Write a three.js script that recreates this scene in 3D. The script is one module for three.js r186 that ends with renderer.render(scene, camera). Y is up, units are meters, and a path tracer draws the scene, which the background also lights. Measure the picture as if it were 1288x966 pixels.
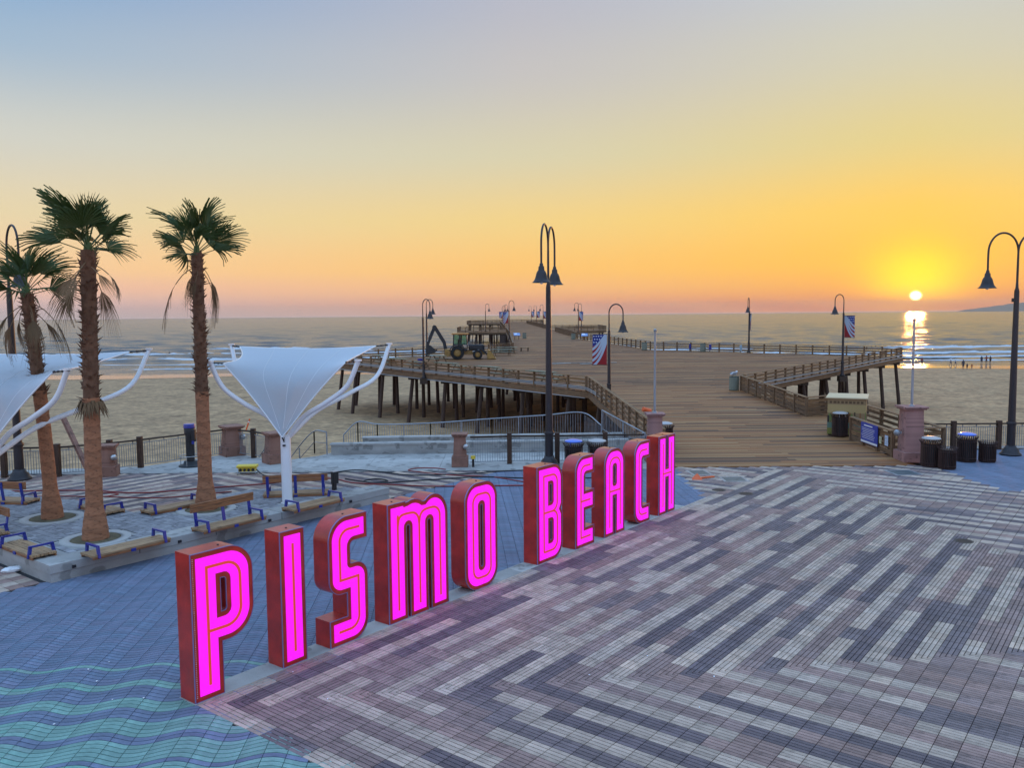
import * as THREE from 'three';
import { mergeGeometries } from 'three/addons/utils/BufferGeometryUtils.js';
import { MarchingCubes } from 'three/addons/objects/MarchingCubes.js';
import { RectAreaLightUniformsLib } from 'three/addons/lights/RectAreaLightUniformsLib.js';

// ---------------------------------------------------------------- camera, sky, sun, exposure
RectAreaLightUniformsLib.init();
const scene = new THREE.Scene();
const camera = new THREE.PerspectiveCamera(48.99, 1024 / 769, 0.1, 40000);
camera.position.set(0, 6.2, 0);
camera.rotation.set(-0.0819, 0, -0.009);
const renderer = new THREE.WebGLRenderer();
renderer.toneMapping = THREE.LinearToneMapping;
renderer.toneMappingExposure = 1.1;
renderer.shadowMap.enabled = true;

const SUN_AZ = 25.5 * Math.PI / 180, SUN_EL = 0.95 * Math.PI / 180;
const sunDir = new THREE.Vector3(Math.sin(SUN_AZ) * Math.cos(SUN_EL), Math.sin(SUN_EL), -Math.cos(SUN_AZ) * Math.cos(SUN_EL));
const sun = new THREE.DirectionalLight(new THREE.Color().setRGB(1, 0.4, 0.11), 1.0);
sun.target.position.set(0, 0, -30); sun.position.copy(sunDir).multiplyScalar(300).add(sun.target.position);
sun.castShadow = true; sun.shadow.radius = 2; sun.shadow.mapSize.set(4096, 4096);
Object.assign(sun.shadow.camera, { left: -60, right: 60, top: 60, bottom: -60, near: 1, far: 700 });
scene.add(sun, sun.target);

const toLin = c => c <= 0.04045 ? c / 12.92 : Math.pow((c + 0.055) / 1.055, 2.4);
const clamp = (x, a = 0, b = 1) => Math.min(b, Math.max(a, x));
const smooth = (a, b, x) => { const t = clamp((x - a) / (b - a)); return t * t * (3 - 2 * t); };
const mix = (a, b, t) => a + (b - a) * t;
{ // dusk sky: blue overhead, gold and rose towards the sun
  const EL = [0, 0.8, 1.8, 3, 6.2, 10.5, 15.6, 20, 32, 50, 90];
  const COL = { // sRGB by elevation, for directions 0, 25 and 55 degrees from the sun's azimuth and for the far side
    near: [[252, 150, 62], [255, 158, 50], [255, 178, 56], [255, 190, 64], [246, 200, 90], [219, 202, 138], [203, 200, 178], [190, 196, 202], [168, 192, 224], [160, 195, 238], [158, 198, 246]],
    mid: [[228, 172, 138], [246, 172, 118], [252, 190, 118], [253, 196, 106], [238, 206, 132], [211, 203, 170], [192, 189, 187], [178, 180, 192], [160, 188, 224], [156, 193, 238], [158, 198, 246]],
    side: [[204, 188, 186], [222, 188, 180], [242, 192, 164], [247, 203, 152], [226, 208, 166], [203, 203, 192], [158, 180, 200], [124, 162, 202], [146, 182, 222], [154, 192, 238], [158, 198, 246]],
    back: [[176, 178, 204], [186, 182, 208], [196, 186, 208], [198, 190, 210], [188, 192, 216], [176, 192, 220], [164, 188, 222], [152, 184, 224], [150, 186, 228], [154, 192, 238], [158, 198, 246]],
  };
  for (const k in COL) COL[k] = COL[k].map(c => c.map(v => toLin(v / 255)));
  const W = 4096, Hh = 2048, data = new Float32Array(W * Hh * 4);
  const at = (tab, el, o) => { let i = 0; while (i < EL.length - 2 && el > EL[i + 1]) i++; const t = clamp((el - EL[i]) / (EL[i + 1] - EL[i])); const s = t * t * (3 - 2 * t) * 0.35 + t * 0.65; for (let k = 0; k < 3; k++) o[k] = mix(tab[i][k], tab[i + 1][k], s); };
  const a = [0, 0, 0], b = [0, 0, 0];
  for (let r = 0; r < Hh; r++) {
    const el = ((r + 0.5) / Hh - 0.5) * 180;
    for (let c = 0; c < W; c++) {
      const ang = ((c + 0.5) / W - 0.5) * 2 * Math.PI;              // atan2(z, x)
      const az = Math.atan2(Math.cos(ang), -Math.sin(ang));           // 0 = -z
      let da = Math.abs(az - SUN_AZ); if (da > Math.PI) da = 2 * Math.PI - da; da *= 180 / Math.PI;
      const e = Math.max(0, el);
      let t;
      if (da < 25) { at(COL.near, e, a); at(COL.mid, e, b); t = da / 25; t = t * t * (3 - 2 * t) * 0.5 + t * 0.5; } else if (da < 55) { at(COL.mid, e, a); at(COL.side, e, b); t = (da - 25) / 30; } else { at(COL.side, e, a); at(COL.back, e, b); t = smooth(55, 150, da); }
      const o = (r * W + c) * 4;
      const lift = 1 + 0.75 * Math.max(smooth(18, 60, e), 0.42 * smooth(60, 130, da));   // sky brightened overhead and behind, added as fill light for the plaza
      for (let k = 0; k < 3; k++) data[o + k] = mix(a[k], b[k], t) * lift;
      const ds = Math.hypot(da * Math.cos(e * Math.PI / 180), el - 0.95);
      if (ds < 40 && el > 0) {
        const up = Math.max(0, el - 0.95), dn = Math.hypot(da * 0.75, (el - 1.5) * (el > 1.5 ? 0.9 : 1.6));
        const g = Math.exp(-dn * dn / 3.6), g2 = Math.exp(-dn / 6) * smooth(40, 12, ds);
        data[o] += 0.6 * g + 0.16 * g2; data[o + 1] += 0.48 * g + 0.07 * g2; data[o + 2] = data[o + 2] * (1 - 0.85 * g) + 0.01 * g2;
        const d = smooth(0.36, 0.2, Math.hypot(da, (el - 0.95) * 1.2));
        data[o] += 7 * d; data[o + 1] += 5 * d; data[o + 2] += 2.6 * d;
        const bank = smooth(40, 10, ds) * Math.exp(-Math.pow((el - 0.35) / 0.42, 2)) * (1 - d) * 0.22 * (0.6 + 0.4 * Math.sin(az * 40 + el * 5));
        data[o] *= 1 - bank * 0.5; data[o + 1] *= 1 - bank; data[o + 2] *= 1 - bank * 0.6;
      }
      data[o + 3] = 1;
    }
  }
  const sky = new THREE.DataTexture(data, W, Hh, THREE.RGBAFormat, THREE.FloatType);
  sky.mapping = THREE.EquirectangularReflectionMapping; sky.magFilter = sky.minFilter = THREE.LinearFilter; sky.needsUpdate = true;
  scene.background = sky; scene.environment = sky;
}

// ---------------------------------------------------------------- helpers
const RNG = s => () => { s |= 0; s = s + 0x6D2B79F5 | 0; let t = Math.imul(s ^ s >>> 15, 1 | s); t = t + Math.imul(t ^ t >>> 7, 61 | t) ^ t; return ((t ^ t >>> 14) >>> 0) / 4294967296; };
const hash = (i, j = 0, k = 0) => { let h = Math.imul(i | 0, 374761393) + Math.imul(j | 0, 668265263) + Math.imul(k | 0, 2147483647 - 1274126177) | 0; h = Math.imul(h ^ h >>> 13, 1274126177); h ^= h >>> 16; return (h >>> 0) / 4294967296; };
const vnoise = (x, y, p = 1e9) => { const xi = Math.floor(x), yi = Math.floor(y), fx = x - xi, fy = y - yi, u = fx * fx * (3 - 2 * fx), v = fy * fy * (3 - 2 * fy), w = q => ((q % p) + p) % p; return mix(mix(hash(w(xi), w(yi)), hash(w(xi + 1), w(yi)), u), mix(hash(w(xi), w(yi + 1)), hash(w(xi + 1), w(yi + 1)), u), v); };
const fbm = (x, y, o = 4, p = 1e9) => { let s = 0, a = 0.5, n = 0; for (let i = 0; i < o; i++) { s += a * vnoise(x, y, p); n += a; x *= 2; y *= 2; p *= 2; a *= 0.5; } return s / n; };
const V = (x, y, z) => new THREE.Vector3(x, y, z);
const lin = (r, g, b) => new THREE.Color().setRGB(r, g, b);
const used = {};
const numbered = n => { const k = used[n] = (used[n] ?? -1) + 1; return k ? `${n}_${String(k).padStart(3, '0')}` : n; };
function tag(o, label, category, group) { o.userData.label = label; o.userData.category = category; if (group) o.userData.group = group; return o; }
function thing(name, label, category, [x, y, z] = [0, 0, 0], turn = 0, group) { const o = new THREE.Group(); o.name = numbered(name); o.position.set(x, y, z); o.rotation.y = turn; scene.add(o); return tag(o, label, category, group); }
function part(parent, name, geo, mat) { const m = new THREE.Mesh(Array.isArray(geo) ? merge(geo) : geo, mat); m.name = name; m.castShadow = m.receiveShadow = true; parent.add(m); return m; }
function solo(name, geo, mat, label, category, group) { const m = part(scene, numbered(name), geo, mat); return tag(m, label, category, group); }
function struct(name, geo, mat) { const m = part(scene, numbered(name), geo, mat); m.userData.kind = 'structure'; return m; }
function structGroup(name) { const g = new THREE.Group(); g.name = numbered(name); g.userData.kind = 'structure'; scene.add(g); return g; }
function stuff(m) { m.userData.kind = 'stuff'; return m; }
function copy(src, pos, turn, label, group) { const c = src.clone(); c.userData = { ...src.userData }; c.name = numbered(src.name.replace(/_\d{3}$/, '')); scene.add(c); if (pos) c.position.set(...pos); if (turn !== undefined) c.rotation.y = turn; if (label) c.userData.label = label; if (group) c.userData.group = group; return c; }
function merge(list) {
  list = list.map(g => { const q = g.index ? g.toNonIndexed() : g.clone(); for (const k of Object.keys(q.attributes)) if (!['position', 'normal', 'uv', 'color'].includes(k)) q.deleteAttribute(k); if (!q.attributes.uv) q.setAttribute('uv', new THREE.BufferAttribute(new Float32Array(q.attributes.position.count * 2), 2)); q.morphAttributes = {}; return q; });
  const col = list.some(g => g.attributes.color); if (col) for (const g of list) if (!g.attributes.color) g.setAttribute('color', new THREE.BufferAttribute(new Float32Array(g.attributes.position.count * 3).fill(1), 3));
  return list.length === 1 ? list[0] : mergeGeometries(list, false);
}
// uv in metres, projected along the main direction of each face; long = axis that becomes u
function metric(g, long) {
  const q = g.index ? g.toNonIndexed() : g, p = q.attributes.position, n = q.attributes.normal, uv = new Float32Array(p.count * 2);
  const v = (i, k) => k === 0 ? p.getX(i) : k === 1 ? p.getY(i) : p.getZ(i);
  for (let i = 0; i < p.count; i++) {
    const f = i - i % 3; let a = [0, 1, 2].map(k => Math.abs((k === 0 ? n.getX(f) : k === 1 ? n.getY(f) : n.getZ(f))));
    const m = a.indexOf(Math.max(...a)); let ax = [0, 1, 2].filter(k => k !== m); if (long !== undefined && ax[1] === long) ax = [ax[1], ax[0]];
    uv[2 * i] = v(i, ax[0]); uv[2 * i + 1] = v(i, ax[1]);
  }
  q.setAttribute('uv', new THREE.BufferAttribute(uv, 2)); return q;
}
const place = (g, x = 0, y = 0, z = 0, ry = 0, rx = 0, rz = 0) => { if (rx) g.rotateX(rx); if (rz) g.rotateZ(rz); if (ry) g.rotateY(ry); g.translate(x, y, z); return g; };
const shiftUV = (g, a, b) => { const u = g.attributes.uv; for (let i = 0; i < u.count; i++) u.setXY(i, u.getX(i) + a, u.getY(i) + b); return g; };
let boxCount = 0;
function box(w, h, d, x = 0, y = 0, z = 0, ry = 0, rx = 0, rz = 0) { // a box standing on y
  const long = w >= h && w >= d ? 0 : h >= d ? 1 : 2; const g = shiftUV(metric(new THREE.BoxGeometry(w, h, d), long), hash(++boxCount) * 7, hash(boxCount, 3) * 7);
  return place(g, x, y + h / 2, z, ry, rx, rz);
}
// a box with chamfered edges: eight corners become three points each
function cbox(w, h, d, c = 0.01, x = 0, y = 0, z = 0, ry = 0) {
  const s = new THREE.Shape(); const a = w / 2 - c, b = h / 2 - c; s.moveTo(-a, -b); s.lineTo(a, -b); s.lineTo(a, b); s.lineTo(-a, b);
  const g = new THREE.ExtrudeGeometry(s, { depth: d - 2 * c, bevelEnabled: true, bevelThickness: c, bevelSize: c, bevelSegments: 1, curveSegments: 1 }); g.translate(0, 0, -(d - 2 * c) / 2);
  const long = w >= h && w >= d ? 0 : h >= d ? 1 : 2; const q = shiftUV(metric(g, long), hash(++boxCount) * 7, hash(boxCount, 3) * 7);
  return place(q, x, y + h / 2, z, ry);
}
function bar(a, b, w, h) { // a beam from a to b, w wide and h high
  const d = b.clone().sub(a), L = d.length(); const g = shiftUV(metric(new THREE.BoxGeometry(L, h, w), 0), hash(++boxCount) * 7, hash(boxCount, 3) * 7);
  const ex = d.clone().normalize(); let ez = V(0, 1, 0).cross(ex).negate(); if (ez.length() < 1e-3) ez = V(0, 0, 1); ez.normalize(); const ey = ez.clone().cross(ex).normalize();
  g.applyMatrix4(new THREE.Matrix4().makeBasis(ex, ey, ez)); g.translate((a.x + b.x) / 2, (a.y + b.y) / 2, (a.z + b.z) / 2); return g;
}
function rod(a, b, r, r2 = r, seg = 10) { const d = b.clone().sub(a), L = d.length(), g = new THREE.CylinderGeometry(r2, r, L, seg, 1); g.translate(0, L / 2, 0); g.applyQuaternion(new THREE.Quaternion().setFromUnitVectors(V(0, 1, 0), d.normalize())); g.translate(a.x, a.y, a.z); return g; }
const cyl = (r0, r1, h, x = 0, y = 0, z = 0, seg = 20) => place(new THREE.CylinderGeometry(r1, r0, h, seg), x, y + h / 2, z);
const tube = (pts, r, n = 24, rad = 8, closed = false) => new THREE.TubeGeometry(new THREE.CatmullRomCurve3(pts.map(p => p.isVector3 ? p : V(...p)), closed), n, r, rad, closed);
const lathe = (prof, seg = 24) => new THREE.LatheGeometry(prof.map(p => new THREE.Vector2(...p)), seg);
function prism(pts, y0, y1) { // polygon in x,z between two heights
  const s = new THREE.Shape(pts.map(p => new THREE.Vector2(p[0], -p[1]))); const g = new THREE.ExtrudeGeometry(s, { depth: y1 - y0, bevelEnabled: false }); g.rotateX(-Math.PI / 2); g.translate(0, y0, 0); return metric(g);
}
const inside = (poly, x, z) => { let c = false; for (let i = 0, j = poly.length - 1; i < poly.length; j = i++) { const [xi, zi] = poly[i], [xj, zj] = poly[j]; if ((zi > z) !== (zj > z) && x < (xj - xi) * (z - zi) / (zj - zi) + xi) c = !c; } return c; };

// ---------------------------------------------------------------- textures and materials
function tex(n, f, srgb = true, rep = 1) { const d = new Uint8Array(n * n * 4); for (let y = 0; y < n; y++) for (let x = 0; x < n; x++) { const c = f(x / n, y / n), o = (y * n + x) * 4; if (typeof c === 'number') d[o] = d[o + 1] = d[o + 2] = clamp(c) * 255; else { d[o] = clamp(c[0]) * 255; d[o + 1] = clamp(c[1]) * 255; d[o + 2] = clamp(c[2]) * 255; } d[o + 3] = 255; } const t = new THREE.DataTexture(d, n, n); t.wrapS = t.wrapT = THREE.RepeatWrapping; t.magFilter = THREE.LinearFilter; t.minFilter = THREE.LinearMipmapLinearFilter; t.generateMipmaps = true; if (srgb) t.colorSpace = THREE.SRGBColorSpace; t.repeat.set(rep, rep); t.needsUpdate = true; return t; }
const rep = (t, a, b = a) => { const c = t.clone(); c.repeat.set(a, b); c.needsUpdate = true; return c; };
const tSpeck = tex(256, (x, y) => 0.9 + 0.14 * (fbm(x * 8, y * 8, 4, 8) - 0.5) * 2 + 0.12 * (hash(x * 256, y * 256) - 0.5));
const tStain = tex(512, (x, y) => { const b = fbm(x * 5, y * 5, 5, 5), f = hash(x * 512, y * 512); return 0.92 + 0.3 * (b - 0.5) + 0.07 * (f - 0.5) - 0.16 * smooth(0.62, 0.72, fbm(x * 11 + 3, y * 11, 3, 11)); });
const tWood = tex(512, (x, y) => { const g = fbm(x * 4, y * 40, 4, 4), l = vnoise(x * 6, y * 90, 1e9), k = fbm(x * 5, y * 5, 3, 5); const v = 0.86 + 0.36 * (g - 0.5) + 0.14 * (l - 0.5) + 0.24 * (k - 0.5) - 0.22 * smooth(0.66, 0.78, vnoise(x * 9, y * 60)); return [v * 1.02, v, v * 0.96]; });
const bNoise = tex(256, (x, y) => fbm(x * 16, y * 16, 4, 16), false);
const bFine = tex(256, (x, y) => 0.6 * fbm(x * 32, y * 32, 3, 32) + 0.4 * hash(x * 256, y * 256), false);
const M = (r, g, b, rough = 0.7, o = {}) => new THREE.MeshStandardMaterial({ color: lin(r, g, b), roughness: rough, ...o });
const MP = (r, g, b, rough = 0.5, o = {}) => new THREE.MeshPhysicalMaterial({ color: lin(r, g, b), roughness: rough, ...o });
const mat = {
  concrete: M(0.5, 0.475, 0.44, 0.88, { map: rep(tStain, 0.3), bumpMap: rep(bFine, 1.5), bumpScale: 0.003 }),
    bed: M(0.035, 0.032, 0.034, 0.95),
  wood: M(0.34, 0.19, 0.09, 0.8, { map: rep(tWood, 0.35, 1.1), bumpMap: rep(tWood, 0.35, 1.1), bumpScale: 0.004 }),
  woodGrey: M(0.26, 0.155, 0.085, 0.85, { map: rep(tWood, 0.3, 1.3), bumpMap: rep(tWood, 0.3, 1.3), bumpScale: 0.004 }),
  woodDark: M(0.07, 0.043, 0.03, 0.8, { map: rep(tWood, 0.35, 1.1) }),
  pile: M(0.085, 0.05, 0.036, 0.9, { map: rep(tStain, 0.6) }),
  benchWood: M(0.44, 0.19, 0.08, 0.6, { map: rep(tWood, 0.4, 1.6), bumpMap: rep(tWood, 0.4, 1.6), bumpScale: 0.002 }),
  benchSeat: M(0.54, 0.34, 0.19, 0.65, { map: rep(tWood, 0.4, 1.6), bumpMap: rep(tWood, 0.4, 1.6), bumpScale: 0.002 }),
  blue: MP(0.014, 0.028, 0.27, 0.4, { clearcoat: 0.5 }),
  blueLid: MP(0.06, 0.16, 0.7, 0.3, { clearcoat: 0.6, clearcoatRoughness: 0.2 }),
  greyLid: M(0.45, 0.43, 0.42, 0.45),
  black: M(0.018, 0.018, 0.02, 0.5),
  rust: M(0.075, 0.034, 0.026, 0.6, { map: tSpeck }),
  lampMetal: M(0.05, 0.042, 0.045, 0.42, { metalness: 0.35, map: tSpeck }),
  steel: M(0.5, 0.5, 0.5, 0.35, { metalness: 0.9 }),
  galv: M(0.42, 0.44, 0.47, 0.45, { metalness: 0.55, map: tSpeck }),
  picket: M(0.24, 0.27, 0.29, 0.5, { metalness: 0.3 }),
  postWood: M(0.1, 0.05, 0.03, 0.75, { map: rep(tWood, 0.4, 1.4) }),
  pinkStone: M(0.42, 0.22, 0.19, 0.85, { map: rep(tStain, 0.8), bumpMap: rep(bFine, 2), bumpScale: 0.004 }),
  brownStone: M(0.34, 0.17, 0.12, 0.85, { map: rep(tStain, 0.8), bumpMap: rep(bFine, 2), bumpScale: 0.004 }),
  white: MP(0.82, 0.83, 0.84, 0.35, { clearcoat: 0.4 }),
  hose: M(0.3, 0.035, 0.03, 0.5), cable: M(0.015, 0.016, 0.018, 0.5), yellow: M(0.75, 0.55, 0.05, 0.45),
  orange: M(0.8, 0.13, 0.03, 0.5), glass: MP(0.7, 0.86, 0.8, 0.05, { transmission: 1, thickness: 0 }),
};
// ---------------------------------------------------------------- plaza frame: s runs along the row of letters, t away from their lit faces
const PO = [-5.12, -13.08], PU = [0.6128, -0.7902], PN = [0.7902, 0.6128];
const fromST = (s, t) => [PO[0] + PU[0] * s + PN[0] * t, PO[1] + PU[1] * s + PN[1] * t];
const toST = (x, z) => { const a = x - PO[0], b = z - PO[1]; return [a * PU[0] + b * PU[1], a * PN[0] + b * PN[1]]; };
const ROW = Math.atan2(-PU[1], PU[0]);               // turn that lays local x along the letters
const seen = (x, z, m = 2.5) => z < -9.3 && Math.abs(x) < 0.62 * -z + m;
const TERRACE = [[1.45, -8.41], [12.45, -8.45], [11.4, -10.2], [9.6, -12.2], [5.5, -12.2], [5.5, -14.6], [4.7, -17.2], [4.7, -24], [1.45, -24]].map(p => fromST(...p));

struct('plaza_bed', prism([[-30, -6], [30, -6], [30, -37.6], [17.2, -37.6], [17.2, -33.66], [5.4, -33.66], [5.4, -33.4], [-30, -33.4]], -0.35, -0.022), mat.bed);

// chevron paving: a grid of square pavers, each cut by three grooves into four bricks; the bands turn a right angle at the mitred spines
const BW = 1 / 3;
const isChevron = (s, t) => {
  const [x, z] = fromST(s, t);
  if (z < -33.6 || (z < -33.3 && x < 6.2)) return false;
  if (x > 16.85 && z < -28.55) return false;
  if (t > 0.02 && s > -0.05) return true;
  if (t <= 0.02 && x > 6.45 && s > 18) return true;
  if (t < -8.5 && z > -33.25 && !inside(TERRACE, x, z)) return true;
  return false;
};
{
  const TONES = { light: [0.6, 0.45, 0.345], dark: [0.185, 0.137, 0.138], mauve: [0.36, 0.24, 0.205], rose: [0.4, 0.255, 0.21], smoke: [0.24, 0.178, 0.17] };
  const seqs = {};
  const toneAt = (k, p) => { // colour runs of a band, by position along it
    const look = (q, p) => { let i = q.length - 1; while (i > 0 && q[i][0] > p) i--; return q[i][1]; };
    if (!seqs[k]) { const r = RNG(977), base = -90;
      for (let b = base; b < 140; b++) { const q = []; let pos = -170 - Math.floor(r() * 6), last = '';
        while (pos < 210) { let tone, L; const u = r(); if (b % 2 === 0) { if (last !== 'light') { tone = 'light'; L = 7 + Math.floor(r() * 9); } else { tone = u < 0.4 ? 'mauve' : u < 0.7 ? 'rose' : 'smoke'; L = 2 + Math.floor(r() * 4); } } else { const bag = ['dark', 'dark', 'dark', 'mauve', 'mauve', 'smoke', 'rose'].filter(c => c !== last); tone = u < 0.05 && last !== 'light' ? 'light' : bag[Math.floor(r() * bag.length)]; L = tone === 'light' ? 3 : 7 + Math.floor(r() * 9); } q.push([pos, tone]); last = tone; pos += L; } seqs[b] = q; } }
    return look(seqs[k] || seqs[0], p);
  };
  // a paver of four bricks with chamfered tops; clip = none or one side of a diagonal
  const gap = 0.0052, ch = 0.004, up = 0.0;
  function brickGeo(poly, shade, out) { // poly: convex, in u,v; chamfered block
    const P = [], N = [], C = []; const n = poly.length; let cx = 0, cy = 0; poly.forEach(p => { cx += p[0] / n; cy += p[1] / n; });
    const inset = poly.map(([x, y]) => { const dx = x - cx, dy = y - cy; return [x - Math.sign(dx) * Math.min(ch, Math.abs(dx) * 0.3), y - Math.sign(dy) * Math.min(ch, Math.abs(dy) * 0.3)]; });
    const tri = (a, b, c) => { const u1 = [b[0] - a[0], b[1] - a[1], b[2] - a[2]], v1 = [c[0] - a[0], c[1] - a[1], c[2] - a[2]]; let nn = [u1[1] * v1[2] - u1[2] * v1[1], u1[2] * v1[0] - u1[0] * v1[2], u1[0] * v1[1] - u1[1] * v1[0]]; const l = Math.hypot(...nn) || 1; nn = nn.map(q => q / l); for (const q of [a, b, c]) { P.push(...q); N.push(...nn); C.push(shade, shade, shade); } };
    const T = inset.map(p => [p[0], up, -p[1]]), E = poly.map(p => [p[0], up - ch * 0.8, -p[1]]), B = poly.map(p => [p[0], -0.03, -p[1]]);
    for (let i = 1; i < n - 1; i++) tri(T[0], T[i], T[i + 1]);
    for (let i = 0; i < n; i++) { const j = (i + 1) % n; tri(E[i], E[j], T[j]); tri(E[i], T[j], T[i]); tri(B[i], B[j], E[j]); tri(B[i], E[j], E[i]); }
    out.p.push(...P); out.n.push(...N); out.c.push(...C);
  }
  const clipHalf = (poly, f) => { const o = []; for (let i = 0; i < poly.length; i++) { const a = poly[i], b = poly[(i + 1) % poly.length], fa = f(a), fb = f(b); if (fa >= 0) o.push(a); if ((fa > 0 && fb < 0) || (fa < 0 && fb > 0)) { const t = fa / (fa - fb); o.push([mix(a[0], b[0], t), mix(a[1], b[1], t)]); } } return o; };
  function paverGeo(seed, clip) {
    const out = { p: [], n: [], c: [] }, w = BW / 4;
    for (let k = 0; k < 4; k++) {
      let poly = [[gap, k * w + gap * 1.35], [BW - gap, k * w + gap * 1.35], [BW - gap, (k + 1) * w - gap * 1.35], [gap, (k + 1) * w - gap * 1.35]].map(p => [p[0] - BW / 2, p[1] - BW / 2]);
      if (clip) poly = clipHalf(poly, clip); if (poly.length < 3) continue;
      brickGeo(poly, 0.9 + 0.2 * hash(seed, k), out);
    }
    const g = new THREE.BufferGeometry(); g.setAttribute('position', new THREE.Float32BufferAttribute(out.p, 3)); g.setAttribute('normal', new THREE.Float32BufferAttribute(out.n, 3)); g.setAttribute('color', new THREE.Float32BufferAttribute(out.c, 3));
    const uv = []; for (let i = 0; i < out.p.length; i += 3) uv.push(out.p[i] + hash(seed, 9) * 5, out.p[i + 2] + hash(seed, 8) * 5); g.setAttribute('uv', new THREE.Float32BufferAttribute(uv, 2)); return g;
  }
  const FULL = [1, 2, 3, 4].map(s => paverGeo(s));
  const c1 = 0.0025;                                                   // half joint along the mitre
  const CUT = { d1: paverGeo(5, p => p[0] - p[1] - c1), d2: paverGeo(6, p => p[1] - p[0] - c1), a1: paverGeo(7, p => -p[0] - p[1] - c1), a2: paverGeo(8, p => p[0] + p[1] - c1) };
  const tPaver = tex(512, (x, y) => 0.92 + 0.26 * (fbm(x * 12, y * 12, 5, 12) - 0.5) + 0.16 * (hash(x * 512, y * 512) - 0.5) - 0.12 * smooth(0.6, 0.75, fbm(x * 5, y * 5, 4, 5)));
  const opt = { map: rep(tPaver, 0.55), roughness: 0.78, bumpMap: rep(bFine, 2.2), bumpScale: 0.0025, vertexColors: true };
  const cells = [];
  for (let i = -75; i < 120; i++) for (let j = -75; j < 110; j++) {
    const s = (i + 0.5) * BW, t = (j + 0.5) * BW; const [x, z] = fromST(s, t);
    if (!seen(x, z) || !isChevron(s, t)) continue;
    let kind, k, p, cut = null, S2 = 78;
    if (t > 0) {
      if (i + j >= S2) { kind = 'B'; k = S2 - i; p = (S2 - 2 * k) + (j - k); if (i + j === S2) cut = 'anti'; }
      else if (i >= j) { kind = 'A'; k = j; p = i - j; if (i === j) cut = 'diag'; } else { kind = 'B'; k = i; p = i - j; }
    } else if (s > 15) { kind = 'B'; k = i + 40; p = j; }
    else if (i + j < -18) { kind = 'A'; k = j; p = i; } else { kind = 'B'; k = -18 - i; p = j; if (i + j === -18) cut = 'anti'; }
    cells.push({ x, z, i, j, kind, k, p, cut, d: x * x + z * z });
  }
  const jitter = (c, tone) => { const b = (0.86 + 0.28 * hash(c.i, c.j, 5)) * (0.84 + 0.32 * fbm(c.x * 0.35 + 40, c.z * 0.35 + 60, 4)), w = (hash(c.i, c.j, 6) - 0.5) * 0.06; const q = TONES[tone]; return [q[0] * b * (1 + w), q[1] * b, q[2] * b * (1 - w)]; };
  const grp = structGroup('chevron_paving');
  const inView = c => Math.abs(c.x) < 0.6 * -c.z && c.z < -10.9;
  cells.sort((a, b) => a.d - b.d);
  let n = 0; const mats = {};
  const near = new Set(); for (const c of cells) { if (n >= 300) break; if (!c.cut && inView(c)) { near.add(c); n++; } }
  for (const c of near) {
    const tone = toneAt(c.k, c.p), v = Math.floor(hash(c.i, c.j, 5) * 4), key = tone + v; const q = TONES[tone], b = 0.88 + 0.08 * v;
    mats[key] ??= new THREE.MeshStandardMaterial({ ...opt, color: lin(q[0] * b, q[1] * b, q[2] * b) });
    const m = part(grp, 'paver', FULL[Math.floor(hash(c.i, c.j, 2) * 4)], mats[key]); m.position.set(c.x, 0, c.z); m.rotation.y = ROW + (c.kind === 'B' ? Math.PI / 2 : 0);
  }
  const rest = [[], [], [], []], cuts = { d1: [], d2: [], a1: [], a2: [] };
  for (const c of cells) {
    if (near.has(c)) continue; const col = jitter(c, toneAt(c.k, c.p));
    // local frame of a paver: u along s, v along -t (three's z turned); rows across v
    if (!c.cut) rest[Math.floor(hash(c.i, c.j, 2) * 4)].push([c, ROW + (c.kind === 'B' ? Math.PI / 2 : 0), col]);
    else if (c.cut === 'diag') { cuts.a2.push([c, ROW, col]); cuts.d2.push([c, ROW + Math.PI / 2, col]); }
    else { cuts.d2.push([c, ROW, col]); cuts.a1.push([c, ROW + Math.PI / 2, col]); }
  }
  const base = new THREE.MeshStandardMaterial({ ...opt, color: lin(1, 1, 1) }); const m4 = new THREE.Matrix4(), q4 = new THREE.Quaternion(), one = V(1, 1, 1);
  const inst = (geo, list, name) => { if (!list.length) return; const im = new THREE.InstancedMesh(geo, base, list.length); list.forEach(([c, r, col], i) => { q4.setFromAxisAngle(V(0, 1, 0), r); m4.compose(V(c.x, 0, c.z), q4, one); im.setMatrixAt(i, m4); im.setColorAt(i, lin(...col)); }); im.name = name; im.receiveShadow = true; stuff(im); grp.add(im); };
  rest.forEach(l => inst(FULL[rest.indexOf(l)], l, 'paver_field'));
  for (const k in cuts) inst(CUT[k], cuts[k], 'mitred_paver_field');
}

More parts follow.
